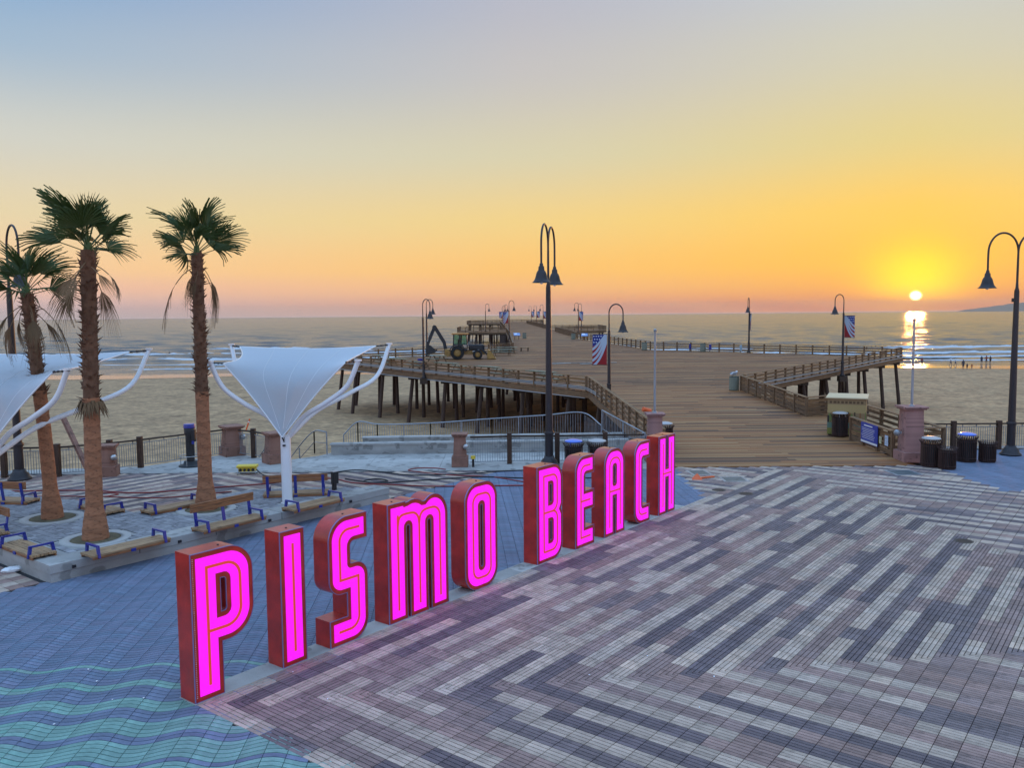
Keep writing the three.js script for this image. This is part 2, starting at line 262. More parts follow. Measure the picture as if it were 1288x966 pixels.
// wave paving: bricks between sine-shaped joints, slate blue with six turquoise stripes that widen towards the viewer
{
  const W0 = [-7.67, -13.885], E1 = [0.9977, -0.067], E2 = [0.067, 0.9977], CELL = 0.335, PER = 4 * CELL, RW = 0.1167, AMP = 0.105;
  const wave = u => -AMP * Math.cos(2 * Math.PI * (u + 0.0) / PER);
  const U0 = -0.1;
  function brick(v4, shade) {
    const u0 = U0 + v4 * CELL, g = 0.0048, ch = 0.004, NS = 5, P = [], Nn = [], C = [];
    const us = [], mid = u0 + CELL / 2; for (let i = 0; i <= NS; i++) us.push(u0 + g + (CELL - 2 * g) * i / NS);
    const tri = (a, b, c) => { const p = V(...a), q = V(...b), r = V(...c), n = q.clone().sub(p).cross(r.clone().sub(p)).normalize(); for (const k of [a, b, c]) { P.push(...k); Nn.push(n.x, n.y, n.z); C.push(shade, shade, shade); } };
    const quad = (a, b, c, d) => { tri(a, b, c); tri(a, c, d); };
    for (let i = 0; i < NS; i++) {
      const a = us[i], b = us[i + 1], f = (u, v, y) => [u - mid, y, wave(u) + v];
      const lo = g * 1.8, hi = RW - g * 1.8, il = lo + ch, ih = hi - ch;
      quad(f(a, ih, 0), f(b, ih, 0), f(b, il, 0), f(a, il, 0));
      quad(f(a, hi, -ch), f(b, hi, -ch), f(b, ih, 0), f(a, ih, 0)); quad(f(a, il, 0), f(b, il, 0), f(b, lo, -ch), f(a, lo, -ch));
      quad(f(a, hi, -0.03), f(b, hi, -0.03), f(b, hi, -ch), f(a, hi, -ch)); quad(f(a, lo, -ch), f(b, lo, -ch), f(b, lo, -0.03), f(a, lo, -0.03));
      if (i === 0) quad(f(a, lo, -0.03), f(a, hi, -0.03), f(a, hi, -0.001), f(a, lo, -0.001)); if (i === NS - 1) quad(f(b, hi, -0.03), f(b, lo, -0.03), f(b, lo, -0.001), f(b, hi, -0.001));
    }
    const G = new THREE.BufferGeometry(); G.setAttribute('position', new THREE.Float32BufferAttribute(P, 3)); G.setAttribute('normal', new THREE.Float32BufferAttribute(Nn, 3)); G.setAttribute('color', new THREE.Float32BufferAttribute(C, 3)); const uv = []; for (let i = 0; i < P.length; i += 3) uv.push(P[i] + v4 * 1.3, P[i + 2] + v4 * 0.7); G.setAttribute('uv', new THREE.Float32BufferAttribute(uv, 2)); return G;
  }
  const GEO = [0, 1, 2, 3].map(k => brick(k, 1));
  const region = (x, z, m) => { const [s, t] = toST(x, z); if (isChevron(s, t)) { for (const [a, b] of [[m, 0], [-m, 0], [0, m], [0, -m]]) if (!isChevron(s + a, t + b)) return inReg(x, z, m); return false; } return inReg(x, z, m); };
  const inReg = (x, z, m) => { const [s, t] = toST(x, z); if (z < -33.4 - (x > 16 ? 3.9 : 0)) return false; if (inside(TERRACE, x, z)) { return t > -8.41 - m; } if (x > 16.6 && z < -28.3) return x < 27; if (x > 6.45 + m && s > 17 && t < 0.1) return false; return t > -8.5 - m && (t < 0.3 || s < 0.3); };
  const cells = [];
  for (let r = -190; r < 45; r++) for (let c = -70; c < 120; c++) {
    const u = U0 + (c + 0.5) * CELL, v = r * RW; const x = W0[0] + E1[0] * u + E2[0] * (v + RW / 2), z = W0[1] + E1[1] * u + E2[1] * (v + RW / 2);
    if (!seen(x, z, 2) || !region(x, z, 0.2)) continue;
    const q = r + 6, k = Math.floor(q / 6) + 1, ph = ((q % 6) + 6) % 6; const teal = x < 8 && k >= 1 && k <= 7 && ph < Math.min(k, 5);
    cells.push({ x: W0[0] + E1[0] * u + E2[0] * v, z: W0[1] + E1[1] * u + E2[1] * v, c, r, teal, d: x * x + z * z });
  }
  const tp = tex(256, (x, y) => 0.92 + 0.22 * (fbm(x * 10, y * 10, 4, 10) - 0.5) + 0.14 * (hash(x * 256, y * 256, 4) - 0.5));
  const opt = { map: rep(tp, 0.9), roughness: 0.75, bumpMap: rep(bFine, 2.2), bumpScale: 0.002, vertexColors: true };
  const grp = structGroup('wave_paving'), turn = Math.atan2(0.067, 0.9977);
  const colour = (q) => { const b = 0.88 + 0.24 * hash(q.c, q.r, 3) + 0.1 * (fbm(q.x * 0.6, q.z * 0.6, 3) - 0.5), w = hash(q.c, q.r, 7) - 0.5; return q.teal ? [0.25 * b * (1 + 0.3 * w), 0.43 * b, 0.37 * b * (1 + 0.1 * w)] : [0.195 * b * (1 + 0.2 * w), 0.235 * b, 0.33 * b]; };
  cells.sort((a, b) => a.d - b.d); const nearM = {}; let n = 0; const rest = [[], [], [], []];
  for (const q of cells) {
    const v4 = ((q.c % 4) + 4) % 4;
    if (n < 300 && Math.abs(q.x) < 0.6 * -q.z && q.z < -11.2) { n++; const lv = Math.floor(hash(q.c, q.r, 3) * 4), key = q.teal + '' + lv, b = 0.88 + 0.08 * lv; nearM[key] ??= new THREE.MeshStandardMaterial({ ...opt, color: q.teal ? lin(0.25 * b, 0.43 * b, 0.37 * b) : lin(0.195 * b, 0.235 * b, 0.33 * b) }); const m = part(grp, 'wave_brick', GEO[v4], nearM[key]); m.position.set(q.x, -0.004, q.z); m.rotation.y = turn; }
    else rest[v4].push(q);
  }
  const base = new THREE.MeshStandardMaterial({ ...opt, color: lin(1, 1, 1) }), m4 = new THREE.Matrix4(), q4 = new THREE.Quaternion().setFromAxisAngle(V(0, 1, 0), turn), one = V(1, 1, 1);
  rest.forEach((l, k) => { if (!l.length) return; const im = new THREE.InstancedMesh(GEO[k], base, l.length); l.forEach((q, i) => { m4.compose(V(q.x, -0.004, q.z), q4, one); im.setMatrixAt(i, m4); im.setColorAt(i, lin(...colour(q))); }); im.name = 'wave_brick_field'; im.receiveShadow = true; grp.add(stuff(im)); });
}

// concrete strip that carries the letters
{ const g = structGroup('letter_plinth_strip'); for (let k = 0; k < 10; k++) { const m = part(g, 'slab', cbox(1.73, 0.05, 0.48, 0.004), mat.concrete); const [x, z] = fromST(0.85 + k * 1.735, -0.215); m.position.set(x, -0.042, z); m.rotation.y = ROW; } }

// concrete walkway behind the plaza, carried by a sea wall
const WALK = [[-30, -33.41], [-30, -33.05], [-17.9, -33.05], [-16.2, -34.15], [-15.3, -35.0], [-12.7, -38.4], [-10.1, -36.0], [-8.3, -37.7], [-8.3, -41.2], [5.4, -41.2], [6.4, -36.2], [6.4, -33.41]];
struct('sea_wall', [prism(WALK, -6, -0.06), prism([[16.6, -37.61], [32, -37.61], [32, -38.2], [16.6, -38.2]], -6, 0.02)], mat.concrete);
{ const g = structGroup('concrete_walkway'); const sl = (poly) => part(g, 'slab', prism(poly, -0.055, -0.006), mat.concrete);
  const G = 0.006; for (let x = -30; x < 6; x += 3) sl([[x + G, -33.42], [x + 3 - G, -33.42], [x + 3 - G, -34.0], [x + G, -34.0]].map(p => [Math.min(p[0], 6.35), p[1]]));
  for (let x = -30; x < 6; x += 3) { const x0 = x + G, x1 = Math.min(6.3, x + 3 - G); const zb = q => q < -8.3 ? (q < -16.2 ? -34.02 : q < -12.7 ? mix(-34.15, -38.3, (q + 16.2) / 3.5) : q < -10.1 ? mix(-38.3, -36, (q + 12.7) / 2.6) : mix(-36, -37.65, (q + 10.1) / 1.8)) : -38.2; if (zb(x1) > -34.2 && zb(x0) > -34.2) continue; const pts = [[x0, -34.01], [x1, -34.01]]; for (let k = 0; k <= 8; k++) { const q = mix(x1, x0, k / 8); pts.push([q, Math.min(-34.05, zb(q) + 0.02)]); } sl(pts); }
}

// raised terrace with bench-high concrete edge
{
  const g = thing('terrace', 'raised concrete terrace with two coursed edge carrying the palms and benches', 'terrace');
  const off = (d) => TERRACE.map((p, i) => { const [s, t] = [[1.45, -8.41], [12.45, -8.45], [11.4, -10.2], [9.6, -12.2], [5.5, -12.2], [5.5, -14.6], [4.7, -17.2], [4.7, -24], [1.45, -24]][i]; const c = [5, -12.5]; const a = [c[0] - s, c[1] - t], l = Math.hypot(...a); return fromST(s + a[0] / l * d * (i < 2 || i > 7 ? 1 : 0), t + a[1] / l * d * (i < 2 || i > 7 ? 1 : 0)); });
  part(g, 'lower_course', prism(off(0.03), -0.05, 0.205), mat.concrete);
  // upper course as long blocks along the two open sides, set around the paved middle
  const edge = mat.concrete;
  const run = (s0, t0, s1, t1, n, inS, inT) => { for (let k = 0; k < n; k++) { const f = e => [mix(s0, s1, e), mix(t0, t1, e)], a = f(k / n + (k ? 0.0012 : 0)), b = f((k + 1) / n - (k < n - 1 ? 0.0012 : 0)); part(g, 'edge_block', prism([fromST(a[0], a[1]), fromST(b[0], b[1]), fromST(b[0] + inS, b[1] + inT), fromST(a[0] + inS, a[1] + inT)], 0.215, 0.42), edge); } };
  run(1.45, -8.41, 12.45, -8.45, 5, 0, -0.75); run(1.45, -9.165, 1.45, -24, 6, 0.75, 0);
  part(g, 'core', prism([[2.2, -9.165], [11.9, -9.165], [11.35, -10.25], [9.6, -12.2], [5.5, -12.2], [5.5, -14.6], [4.7, -17.2], [4.7, -24], [2.2, -24]].map(p => fromST(...p)), 0.206, 0.395), mat.concrete);
  // small grey setts on the terrace, joined: too fine to pick apart
  const setts = [], grow = [[2.21, -9.18], [11.85, -9.18], [11.3, -10.2], [9.5, -12.1], [5.4, -12.1], [5.4, -14.6], [4.6, -17.2], [4.6, -24], [2.21, -24]]; const r = RNG(5);
  const rings = [[-13.43, -24.22, 0.86], [-11.01, -21.85, 0.86], [-9.29, -25.17, 0.86], [-7.04, -25.95, 0.2]];
  for (let s = 2.25; s < 11.9; s += 0.2) for (let t = -20; t < -9.2; t += 0.2) { const [x, z] = fromST(s + 0.1, t + 0.1); if (!inside(grow, s + 0.1, t + 0.1) || !seen(x, z, 1) || rings.some(q => Math.hypot(q[0] - x, q[1] - z) < q[2] + 0.08)) continue; const b = 0.28 + 0.14 * r(); const q = box(0.19, 0.03, 0.19, x, 0.39, z, ROW); const n = q.attributes.position.count, c = new Float32Array(n * 3); for (let i = 0; i < n; i++) { c[3 * i] = b; c[3 * i + 1] = b * 0.98; c[3 * i + 2] = b * 1.02; } q.setAttribute('color', new THREE.BufferAttribute(c, 3)); setts.push(q); }
  stuff(part(g, 'sett_field', merge(setts), M(1, 1, 1, 0.8, { vertexColors: true, map: rep(tStain, 0.7) })));
  for (const [x, z, rr] of rings) if (rr > 0.5) { const m = part(g, 'tree_ring', lathe([[0.62, -0.03], [0.62, 0.03], [0.86, 0.03], [0.86, -0.03]], 40), mat.concrete); m.position.set(x, 0.4, z); const e = part(g, 'tree_pit_soil', cyl(0.61, 0.61, 0.03, 0, 0, 0, 36), mat.soil ??= M(0.16, 0.13, 0.07, 0.95, { map: rep(tStain, 2) })); e.position.set(x, 0.392, z); }
  // small black light fittings in the wall
  for (const s of [2.0, 4.75, 7.6, 10.7]) { const [x, z] = fromST(s, -8.405); const m = part(g, 'wall_light', box(0.09, 0.07, 0.03), mat.black); m.position.set(x, 0.24, z); m.rotation.y = ROW; }
}
// ---------------------------------------------------------------- the ten sign letters
{
  const HT = 2.44, DEP = 0.43, BD = 0.088;
  const red = MP(0.6, 0.034, 0.02, 0.3, { clearcoat: 0.35, clearcoatRoughness: 0.3, map: rep(tSpeck, 0.7), bumpMap: rep(bNoise, 1.2), bumpScale: 0.0015 });
  const trim = M(0.26, 0.2, 0.42, 0.4, { metalness: 0.3 });
  const glow = new THREE.MeshStandardMaterial({ color: lin(0.08, 0.003, 0.08), roughness: 0.4, emissive: lin(0.98, 0.009, 0.98), emissiveIntensity: 1.0 });
  const glowTrim = new THREE.MeshStandardMaterial({ color: lin(0.6, 0.07, 0.03), roughness: 0.4, emissive: lin(0.42, 0.03, 0.015), emissiveIntensity: 0.8 });  // unlit orange tube; added emission stands in for magenta light falling on it
  // rounded outline: points [x, y, radius]
  const round = pts => { const out = []; const n = pts.length; for (let i = 0; i < n; i++) { const p = pts[i], a = pts[(i + n - 1) % n], b = pts[(i + 1) % n], r = p[2] || 0; if (!r) { out.push([p[0], p[1]]); continue; }
    const u = [a[0] - p[0], a[1] - p[1]], v = [b[0] - p[0], b[1] - p[1]], lu = Math.hypot(...u), lv = Math.hypot(...v); const A = [p[0] + u[0] / lu * r, p[1] + u[1] / lu * r], B = [p[0] + v[0] / lv * r, p[1] + v[1] / lv * r], C = [A[0] + v[0] / lv * r, A[1] + v[1] / lv * r]; const a0 = Math.atan2(A[1] - C[1], A[0] - C[0]); let da = Math.atan2(B[1] - C[1], B[0] - C[0]) - a0; while (da > Math.PI) da -= 2 * Math.PI; while (da < -Math.PI) da += 2 * Math.PI; const S = Math.max(3, Math.ceil(r / 0.03)); for (let k = 0; k <= S; k++) out.push([C[0] + r * Math.cos(a0 + da * k / S), C[1] + r * Math.sin(a0 + da * k / S)]); } return out; };
  const area = p => p.reduce((s, a, i) => { const b = p[(i + 1) % p.length]; return s + a[0] * b[1] - b[0] * a[1]; }, 0) / 2;
  const offset = (p, d) => { if (area(p) < 0) p = p.slice().reverse(); const n = p.length, o = []; for (let i = 0; i < n; i++) { const a = p[(i + n - 1) % n], b = p[i], c = p[(i + 1) % n]; const e1 = [b[0] - a[0], b[1] - a[1]], e2 = [c[0] - b[0], c[1] - b[1]], l1 = Math.hypot(...e1), l2 = Math.hypot(...e2); if (l1 < 1e-6 || l2 < 1e-6) continue; const n1 = [-e1[1] / l1, e1[0] / l1], n2 = [-e2[1] / l2, e2[0] / l2]; let m = [n1[0] + n2[0], n1[1] + n2[1]]; const k = m[0] * n1[0] + m[1] * n1[1]; o.push([b[0] + m[0] / k * d, b[1] + m[1] / k * d]); } return o; };
  const shape = (o, holes = []) => { const s = new THREE.Shape(o.map(p => new THREE.Vector2(...p))); for (const h of holes) s.holes.push(new THREE.Path(h.map(p => new THREE.Vector2(...p)))); return s; };
  const arc = (cx, cy, rx, ry, a0, a1, n = 12) => Array.from({ length: n + 1 }, (_, k) => { const a = (a0 + (a1 - a0) * k / n) * Math.PI / 180; return [cx + rx * Math.cos(a), cy + ry * Math.sin(a)]; });
  const slot = (x0, x1, y0, y1, r = 0.03) => round([[x0, y0, r], [x1, y0, r], [x1, y1, r], [x0, y1, r]]);
  const R = (...p) => round(p);
  const L = {
    P: { s: 0, w: 1.14, o: R([0, 0], [0.53, 0], [0.53, 0.88], [1.14, 0.88, 0.5], [1.14, HT, 0.46], [0, HT]), h: [R([0.52, 1.38], [0.63, 1.38, 0.05], [0.63, 1.95, 0.05], [0.52, 1.95])], l: [[[0.27, 0.23], [0.27, 2.18], [0.885, 2.18, 0.26], [0.885, 1.12, 0.28], [0.27, 1.12]]] },
    I: { s: 1.71, w: 0.52, o: R([0, 0], [0.52, 0], [0.52, HT], [0, HT]), h: [], l: [[[0.26, 0.24], [0.26, 2.2]]] },
    S: { s: 2.78, w: 0.95, o: R([0, 0], [0.95, 0, 0.4], [0.95, 1.51, 0.3], [0.52, 1.51, 0.02], [0.52, 1.94, 0.1], [0.95, 1.94], [0.95, HT], [0, HT, 0.45], [0, 0.97, 0.3], [0.43, 0.97], [0.43, 0.51], [0, 0.51]), h: [], l: [[[0.2, 0.255], [0.7, 0.255, 0.22], [0.7, 1.24], [0.255, 1.24], [0.255, 2.19, 0.22], [0.75, 2.19]]] },
    M: { s: 4.29, w: 1.76, o: [[0, 0], [0.52, 0], ...arc(0.565, 1.9, 0.045, 0.045, 180, 0, 6), [0.61, 0], [1.14, 0], ...arc(1.19, 1.9, 0.05, 0.05, 180, 0, 6), [1.24, 0], [1.76, 0], ...arc(1.33, 1.97, 0.43, 0.48, 0, 128, 14), ...arc(0.72, 2.05, 0.42, 0.395, 50, 112, 7), [0.5, 2.41], [0.49, HT], [0, HT]], h: [], l: [[[0.26, 0.23], [0.26, 2.14, 0.01], [0.27, 2.19]], [[0.26, 1.95, 0], [0.3, 2.17, 0.1], [0.56, 2.19, 0.12], [0.84, 2.15, 0.15], [0.875, 1.9], [0.875, 0.23]], [[0.875, 1.92], [0.92, 2.15, 0.12], [1.2, 2.19, 0.12], [1.5, 2.15, 0.2], [1.5, 0.23]]] },
    O: { s: 6.62, w: 1.13, o: R([0, 0, 0.42], [1.13, 0, 0.42], [1.13, HT, 0.42], [0, HT, 0.42]), h: [slot(0.52, 0.61, 0.5, 1.94, 0.04)], l: [[[0.26, 1.2], [0.26, 0.26, 0.2], [0.87, 0.26, 0.2], [0.87, 2.18, 0.2], [0.26, 2.18, 0.2], [0.26, 1.2]]] },
    B: { s: 9.33, w: 1.09, o: R([0, 0], [1.09, 0, 0.42], [1.09, 1.13], [1.02, 1.25], [1.09, 1.37], [1.09, HT, 0.4], [0, HT]), h: [R([0.53, 0.52], [0.62, 0.52, 0.03], [0.62, 1.01, 0.03], [0.53, 1.01]), R([0.53, 1.49], [0.62, 1.49, 0.03], [0.62, 1.95, 0.03], [0.53, 1.95])], l: [[[0.26, 0.26], [0.26, 2.18], [0.84, 2.18, 0.2], [0.84, 1.25, 0.22], [0.26, 1.25]], [[0.5, 1.25], [0.84, 1.25, 0.2], [0.84, 0.26, 0.22], [0.26, 0.26]]] },
    E: { s: 11.03, w: 0.9, o: R([0, 0], [0.9, 0], [0.9, 0.51], [0.46, 0.51], [0.46, 0.98], [0.9, 0.98], [0.9, 1.5], [0.46, 1.5], [0.46, 1.95, 0.06], [0.9, 1.95], [0.9, HT], [0, HT, 0.42]), h: [], l: [[[0.7, 0.26], [0.24, 0.26], [0.24, 2.18, 0.2], [0.7, 2.18]], [[0.24, 1.24], [0.7, 1.24]]] },
    A: { s: 12.48, w: 1.07, o: R([0, 0], [0.49, 0], [0.49, 1.05], [0.58, 1.05], [0.58, 0], [1.07, 0], [1.07, HT, 0.45], [0, HT, 0.45]), h: [slot(0.49, 0.58, 1.46, 1.94, 0.02)], l: [[[0.25, 0.23], [0.25, 2.18, 0.24], [0.82, 2.18, 0.24], [0.82, 0.23]], [[0.25, 1.25], [0.82, 1.25]]] },
    C: { s: 14.14, w: 0.9, o: R([0, 0, 0.42], [0.9, 0], [0.9, 0.51], [0.46, 0.51, 0.05], [0.46, 1.93, 0.05], [0.9, 1.93], [0.9, HT], [0, HT, 0.42]), h: [], l: [[[0.7, 0.26], [0.24, 0.26, 0.2], [0.24, 2.18, 0.2], [0.7, 2.18]]] },
    H: { s: 15.63, w: 1.05, o: R([0, 0], [0.48, 0], [0.48, 1.07], [0.57, 1.07], [0.57, 0], [1.05, 0], [1.05, HT], [0.57, HT], [0.57, 1.46], [0.48, 1.46], [0.48, HT], [0, HT]), h: [], l: [[[0.25, 0.23], [0.25, 2.2]], [[0.8, 0.23], [0.8, 2.2]], [[0.25, 1.26], [0.8, 1.26]]] },
  };
  const say = { P: 'stands at the front end of the row', I: 'a plain upright bar', S: 'with two open notches', M: 'with two rounded arches', O: 'a rounded ring with a narrow slot', B: 'with two narrow slots', E: 'with three arms', A: 'with an arched top', C: 'open on one side', H: 'at the pier end of the row' };
  const roundOpen = pts => { const out = [[pts[0][0], pts[0][1]]]; for (let i = 1; i < pts.length - 1; i++) { const p = pts[i], a = out[out.length - 1], b = pts[i + 1]; let r = p[2] || 0; if (!r) { out.push([p[0], p[1]]); continue; } const u = [a[0] - p[0], a[1] - p[1]], v = [b[0] - p[0], b[1] - p[1]], lu = Math.hypot(...u), lv = Math.hypot(...v); r = Math.min(r, lu * 0.98, lv * 0.98); const A = [p[0] + u[0] / lu * r, p[1] + u[1] / lu * r], B = [p[0] + v[0] / lv * r, p[1] + v[1] / lv * r]; for (let k = 0; k <= 8; k++) { const t = k / 8, w = 0.707, q = [(1 - t) ** 2, 2 * w * t * (1 - t), t * t], sN = q[0] + q[1] + q[2]; out.push([(A[0] * q[0] + p[0] * q[1] + B[0] * q[2]) / sN, (A[1] * q[0] + p[1] * q[1] + B[1] * q[2]) / sN]); } } const e = pts[pts.length - 1]; out.push([e[0], e[1]]); return out; };
  const ribbon = (path, w, z0, z1) => { // a flat strip of constant width along a polyline
    const n = path.length, l = [], r = []; for (let i = 0; i < n; i++) { const a = path[Math.max(0, i - 1)], b = path[i], c = path[Math.min(n - 1, i + 1)]; const e1 = i ? [b[0] - a[0], b[1] - a[1]] : [c[0] - b[0], c[1] - b[1]], e2 = i < n - 1 ? [c[0] - b[0], c[1] - b[1]] : e1; const l1 = Math.hypot(...e1) || 1, l2 = Math.hypot(...e2) || 1, n1 = [-e1[1] / l1, e1[0] / l1], n2 = [-e2[1] / l2, e2[0] / l2], m = [n1[0] + n2[0], n1[1] + n2[1]], k = Math.max(0.4, m[0] * n1[0] + m[1] * n1[1]); l.push([b[0] + m[0] / k * w / 2, b[1] + m[1] / k * w / 2]); r.push([b[0] - m[0] / k * w / 2, b[1] - m[1] / k * w / 2]); }
    const g = new THREE.ExtrudeGeometry(shape([...r, ...l.reverse()]), { depth: z1 - z0, bevelEnabled: false, curveSegments: 1 }); g.translate(0, 0, z0); return g; };
  const closedTrim = (o, w, z0, z1) => { const a = area(o) < 0 ? o.slice().reverse() : o; const g = new THREE.ExtrudeGeometry(shape(offset(a, -0.0025), [offset(a, w)]), { depth: z1 - z0, bevelEnabled: false, curveSegments: 1 }); g.translate(0, 0, z0); return g; };
  for (const [ch, d] of Object.entries(L)) {
    const [x, z] = fromST(d.s, 0);
    const t = thing('sign_letter', `tall red letter ${ch} with glowing magenta face, ${say[ch]}`, 'sign letter', [x, 0.008, z], ROW, 'letters of the beach sign');
    const o = area(d.o) < 0 ? d.o.slice().reverse() : d.o, holes = d.h.map(h => area(h) < 0 ? h.slice().reverse() : h);
    const bg = new THREE.ExtrudeGeometry(shape(o, holes), { depth: DEP - 0.004, bevelEnabled: false, curveSegments: 1 }); bg.translate(0, 0, -DEP); part(t, 'casing', metric(bg), red);
    const pg = new THREE.ExtrudeGeometry(shape(offset(o, BD), holes.map(h => offset(h, -BD))), { depth: 0.012, bevelEnabled: false, curveSegments: 1 }); pg.translate(0, 0, -0.003); part(t, 'light_panel', pg, glow);
    part(t, 'edge_trim', [o, ...holes].map(q => closedTrim(q, 0.008, -0.02, 0.004)), trim);
    part(t, 'glow_trim_line', d.l.map((p, i) => ribbon(roundOpen(p), 0.046, 0.008, 0.018 + i * 0.001)), glowTrim);
    const bolts = part(t, 'top_bolt', cyl(0.022, 0.018, 0.012, ch === 'M' ? 0.3 : d.w * 0.55, HT, -DEP * 0.45, 10), mat.black); void bolts;
    if (ch === 'P') stuff(part(t, 'led_dot_row', Array.from({ length: 74 }, (_, k) => box(0.009, k % 9 ? 0.006 : 0.012, 0.012, 0.035, 0.08 + k * 0.0312, 0.0)), mat.white));  // white pins stand in for a dotted LED string, without emission
    const la = new THREE.RectAreaLight(lin(1, 0.014, 1), 0.25, d.w - 0.2, HT - 0.2); la.name = 'letter_glow'; la.position.set(d.w / 2, HT / 2, 0.035); la.rotation.y = Math.PI; t.add(la);
  }
}
// ---------------------------------------------------------------- palms
{
  const leaf = M(0.045, 0.085, 0.015, 0.6, { side: THREE.DoubleSide }), leaf2 = M(0.06, 0.095, 0.018, 0.6, { side: THREE.DoubleSide }), dead = M(0.17, 0.105, 0.05, 0.85, { side: THREE.DoubleSide }), dead2 = M(0.24, 0.16, 0.085, 0.85, { side: THREE.DoubleSide });
  const bark = M(0.43, 0.185, 0.09, 0.9, { map: rep(tStain, 1, 3), bumpMap: rep(tWood, 1.2, 0.3), bumpScale: 0.02 }), bootM = M(0.2, 0.1, 0.055, 0.95, { map: tSpeck });
  // fan leaf: stalk along +x, then split blades; droop bends it down
  function fan(seed, Lp, R, spread, droop, n, w = 1) {
    const r = RNG(seed), P = [], UV = []; const bend = x => -droop * x * x;
    const at = (px, pz, lift = 0) => [px, bend(px) + lift, pz];
    for (let k = 0; k < n; k++) {
      const a = (k / (n - 1) - 0.5) * spread + (r() - 0.5) * 0.05, len = R * (1 - 0.28 * Math.pow(Math.abs(k / (n - 1) - 0.5) * 2, 2)) * (0.88 + 0.2 * r()), tip = (0.1 + 0.35 * r()) * R * (0.5 + droop), half = spread / (n - 1) * 0.52 * w;
      const rows = []; const ks = [0.02, 0.25, 0.48, 0.78, 1];
      for (const q of ks) { const d = len * q, ww = q < 0.5 ? half * d : half * len * 0.48 * (1 - Math.pow((q - 0.48) / 0.52, 1.1)) * 0.85 ; const cx = Lp + d * Math.cos(a), cz = d * Math.sin(a), sg = q > 0.5 ? tip * Math.pow((q - 0.5) / 0.5, 2) : 0; const fold = 0.03 * Math.min(1, q * 2) * R; const nx = -Math.sin(a), nz = Math.cos(a); rows.push([at(cx - nx * ww, cz - nz * ww, -sg + fold), at(cx, cz, -sg), at(cx + nx * ww, cz + nz * ww, -sg + fold)]); }
      for (let i = 0; i < 4; i++) for (let s = 0; s < 2; s++) { const A = rows[i][s], B = rows[i + 1][s], C = rows[i + 1][s + 1], D = rows[i][s + 1]; for (const p of [A, B, C, A, C, D]) { P.push(...p); UV.push(p[0], p[2]); } }
    }
    const g = new THREE.BufferGeometry(); g.setAttribute('position', new THREE.Float32BufferAttribute(P, 3)); g.setAttribute('uv', new THREE.Float32BufferAttribute(UV, 2)); g.computeVertexNormals();
    const st = new THREE.TubeGeometry(new THREE.CatmullRomCurve3([0, 0.35, 0.7, 1.05].map(q => V(Lp * q, bend(Lp * q), 0))), 5, 0.014, 4);
    return merge([g, st]);
  }
  const GREEN = [11, 12, 13, 14].map((s, i) => fan(s, 0.62, 1.0, 1.5 + 0.4 * i, 0.0 + 0.05 * i, 20)), DEAD = [21, 22, 23].map((s, i) => fan(s, 0.72, 0.72, 0.8 + 0.3 * i, 0.42 + 0.16 * i, 17, 0.9));
  function palm(label, x, z, ht, lean, rBase, rTop, bootY, seed, nG, nD, skirt) {
    const t = thing('fan_palm', label, 'palm tree', [x, 0.4, z], 0, 'palms on the terrace'); const r = RNG(seed);
    const axis = y => { const q = Math.pow(Math.max(0, y) / ht, 1.4); return V(lean[0] * q, y, lean[1] * q); };
    const H0 = bootY - 0.4, rad = y => y < 1.1 ? mix(rBase * 1.6, rBase, smooth(0, 1.1, y)) : mix(rBase, rTop, (y - 1.1) / (ht - 1.1));
    const skin = (y0, y1, n, extra) => { const seg = 22, P = [], I = [], UV = []; for (let i = 0; i <= n; i++) { const y = mix(y0, y1, i / n), c = axis(y), ring = 1 + 0.018 * Math.sin(y * 26 + hash(i) * 2); for (let k = 0; k <= seg; k++) { const a = k / seg * 2 * Math.PI, q = (rad(y) + extra) * ring * (1 + 0.05 * (vnoise(k / seg * 6, y * 2, 6) - 0.5)); P.push(c.x + q * Math.cos(a), y, c.z + q * Math.sin(a)); UV.push(k / seg * 1.6, y); } } for (let i = 0; i < n; i++) for (let k = 0; k < seg; k++) { const a = i * (seg + 1) + k, b = a + seg + 1; I.push(a, b, a + 1, a + 1, b, b + 1); } const g = new THREE.BufferGeometry(); g.setAttribute('position', new THREE.Float32BufferAttribute(P, 3)); g.setAttribute('uv', new THREE.Float32BufferAttribute(UV, 2)); g.setIndex(I); g.computeVertexNormals(); return g; };
    const trunk = part(t, 'trunk', skin(-0.02, H0 + 0.15, 60, 0), bark);
    const boots = [skin(H0, ht, 30, -0.01)]; const step = 0.034; let k = 0;
    for (let y = H0; y < ht - 0.05; y += step, k++) for (let m = 0; m < 3; m++) { const a = r() * 6.2832, c = axis(y), q = rad(y) - 0.03; const L = 0.09 + 0.12 * r() + (r() > 0.92 ? 0.1 : 0); const g = new THREE.ConeGeometry(0.045 + 0.04 * r(), L, 5, 1); g.scale(1, 1, 0.4); g.translate(0, L / 2, 0); g.rotateX(0.35 + 1.1 * r()); g.rotateY(Math.PI / 2 - a); g.translate(c.x + q * Math.cos(a), y, c.z + q * Math.sin(a)); boots.push(g); }
    stuff(part(trunk, 'leaf_bases', boots, bootM));
    if (skirt) { const s = []; for (let i = 0; i < 46; i++) { const a = r() * 6.28, y = skirt - 0.4 + r() * 0.1, L = 0.34 + 0.2 * r(), q = rad(y) + 0.02 + 0.08 * r(); const g = new THREE.ConeGeometry(0.05, L, 4, 1); g.scale(1, 1, 0.35); g.rotateX(Math.PI); g.translate(0, -L / 2, 0); g.rotateX(-0.25 - 0.25 * r()); g.rotateY(Math.PI / 2 - a); const c = axis(y); g.translate(c.x + q * Math.cos(a), y, c.z + q * Math.sin(a)); s.push(g); } stuff(part(t, 'dead_skirt', s, dead)); }
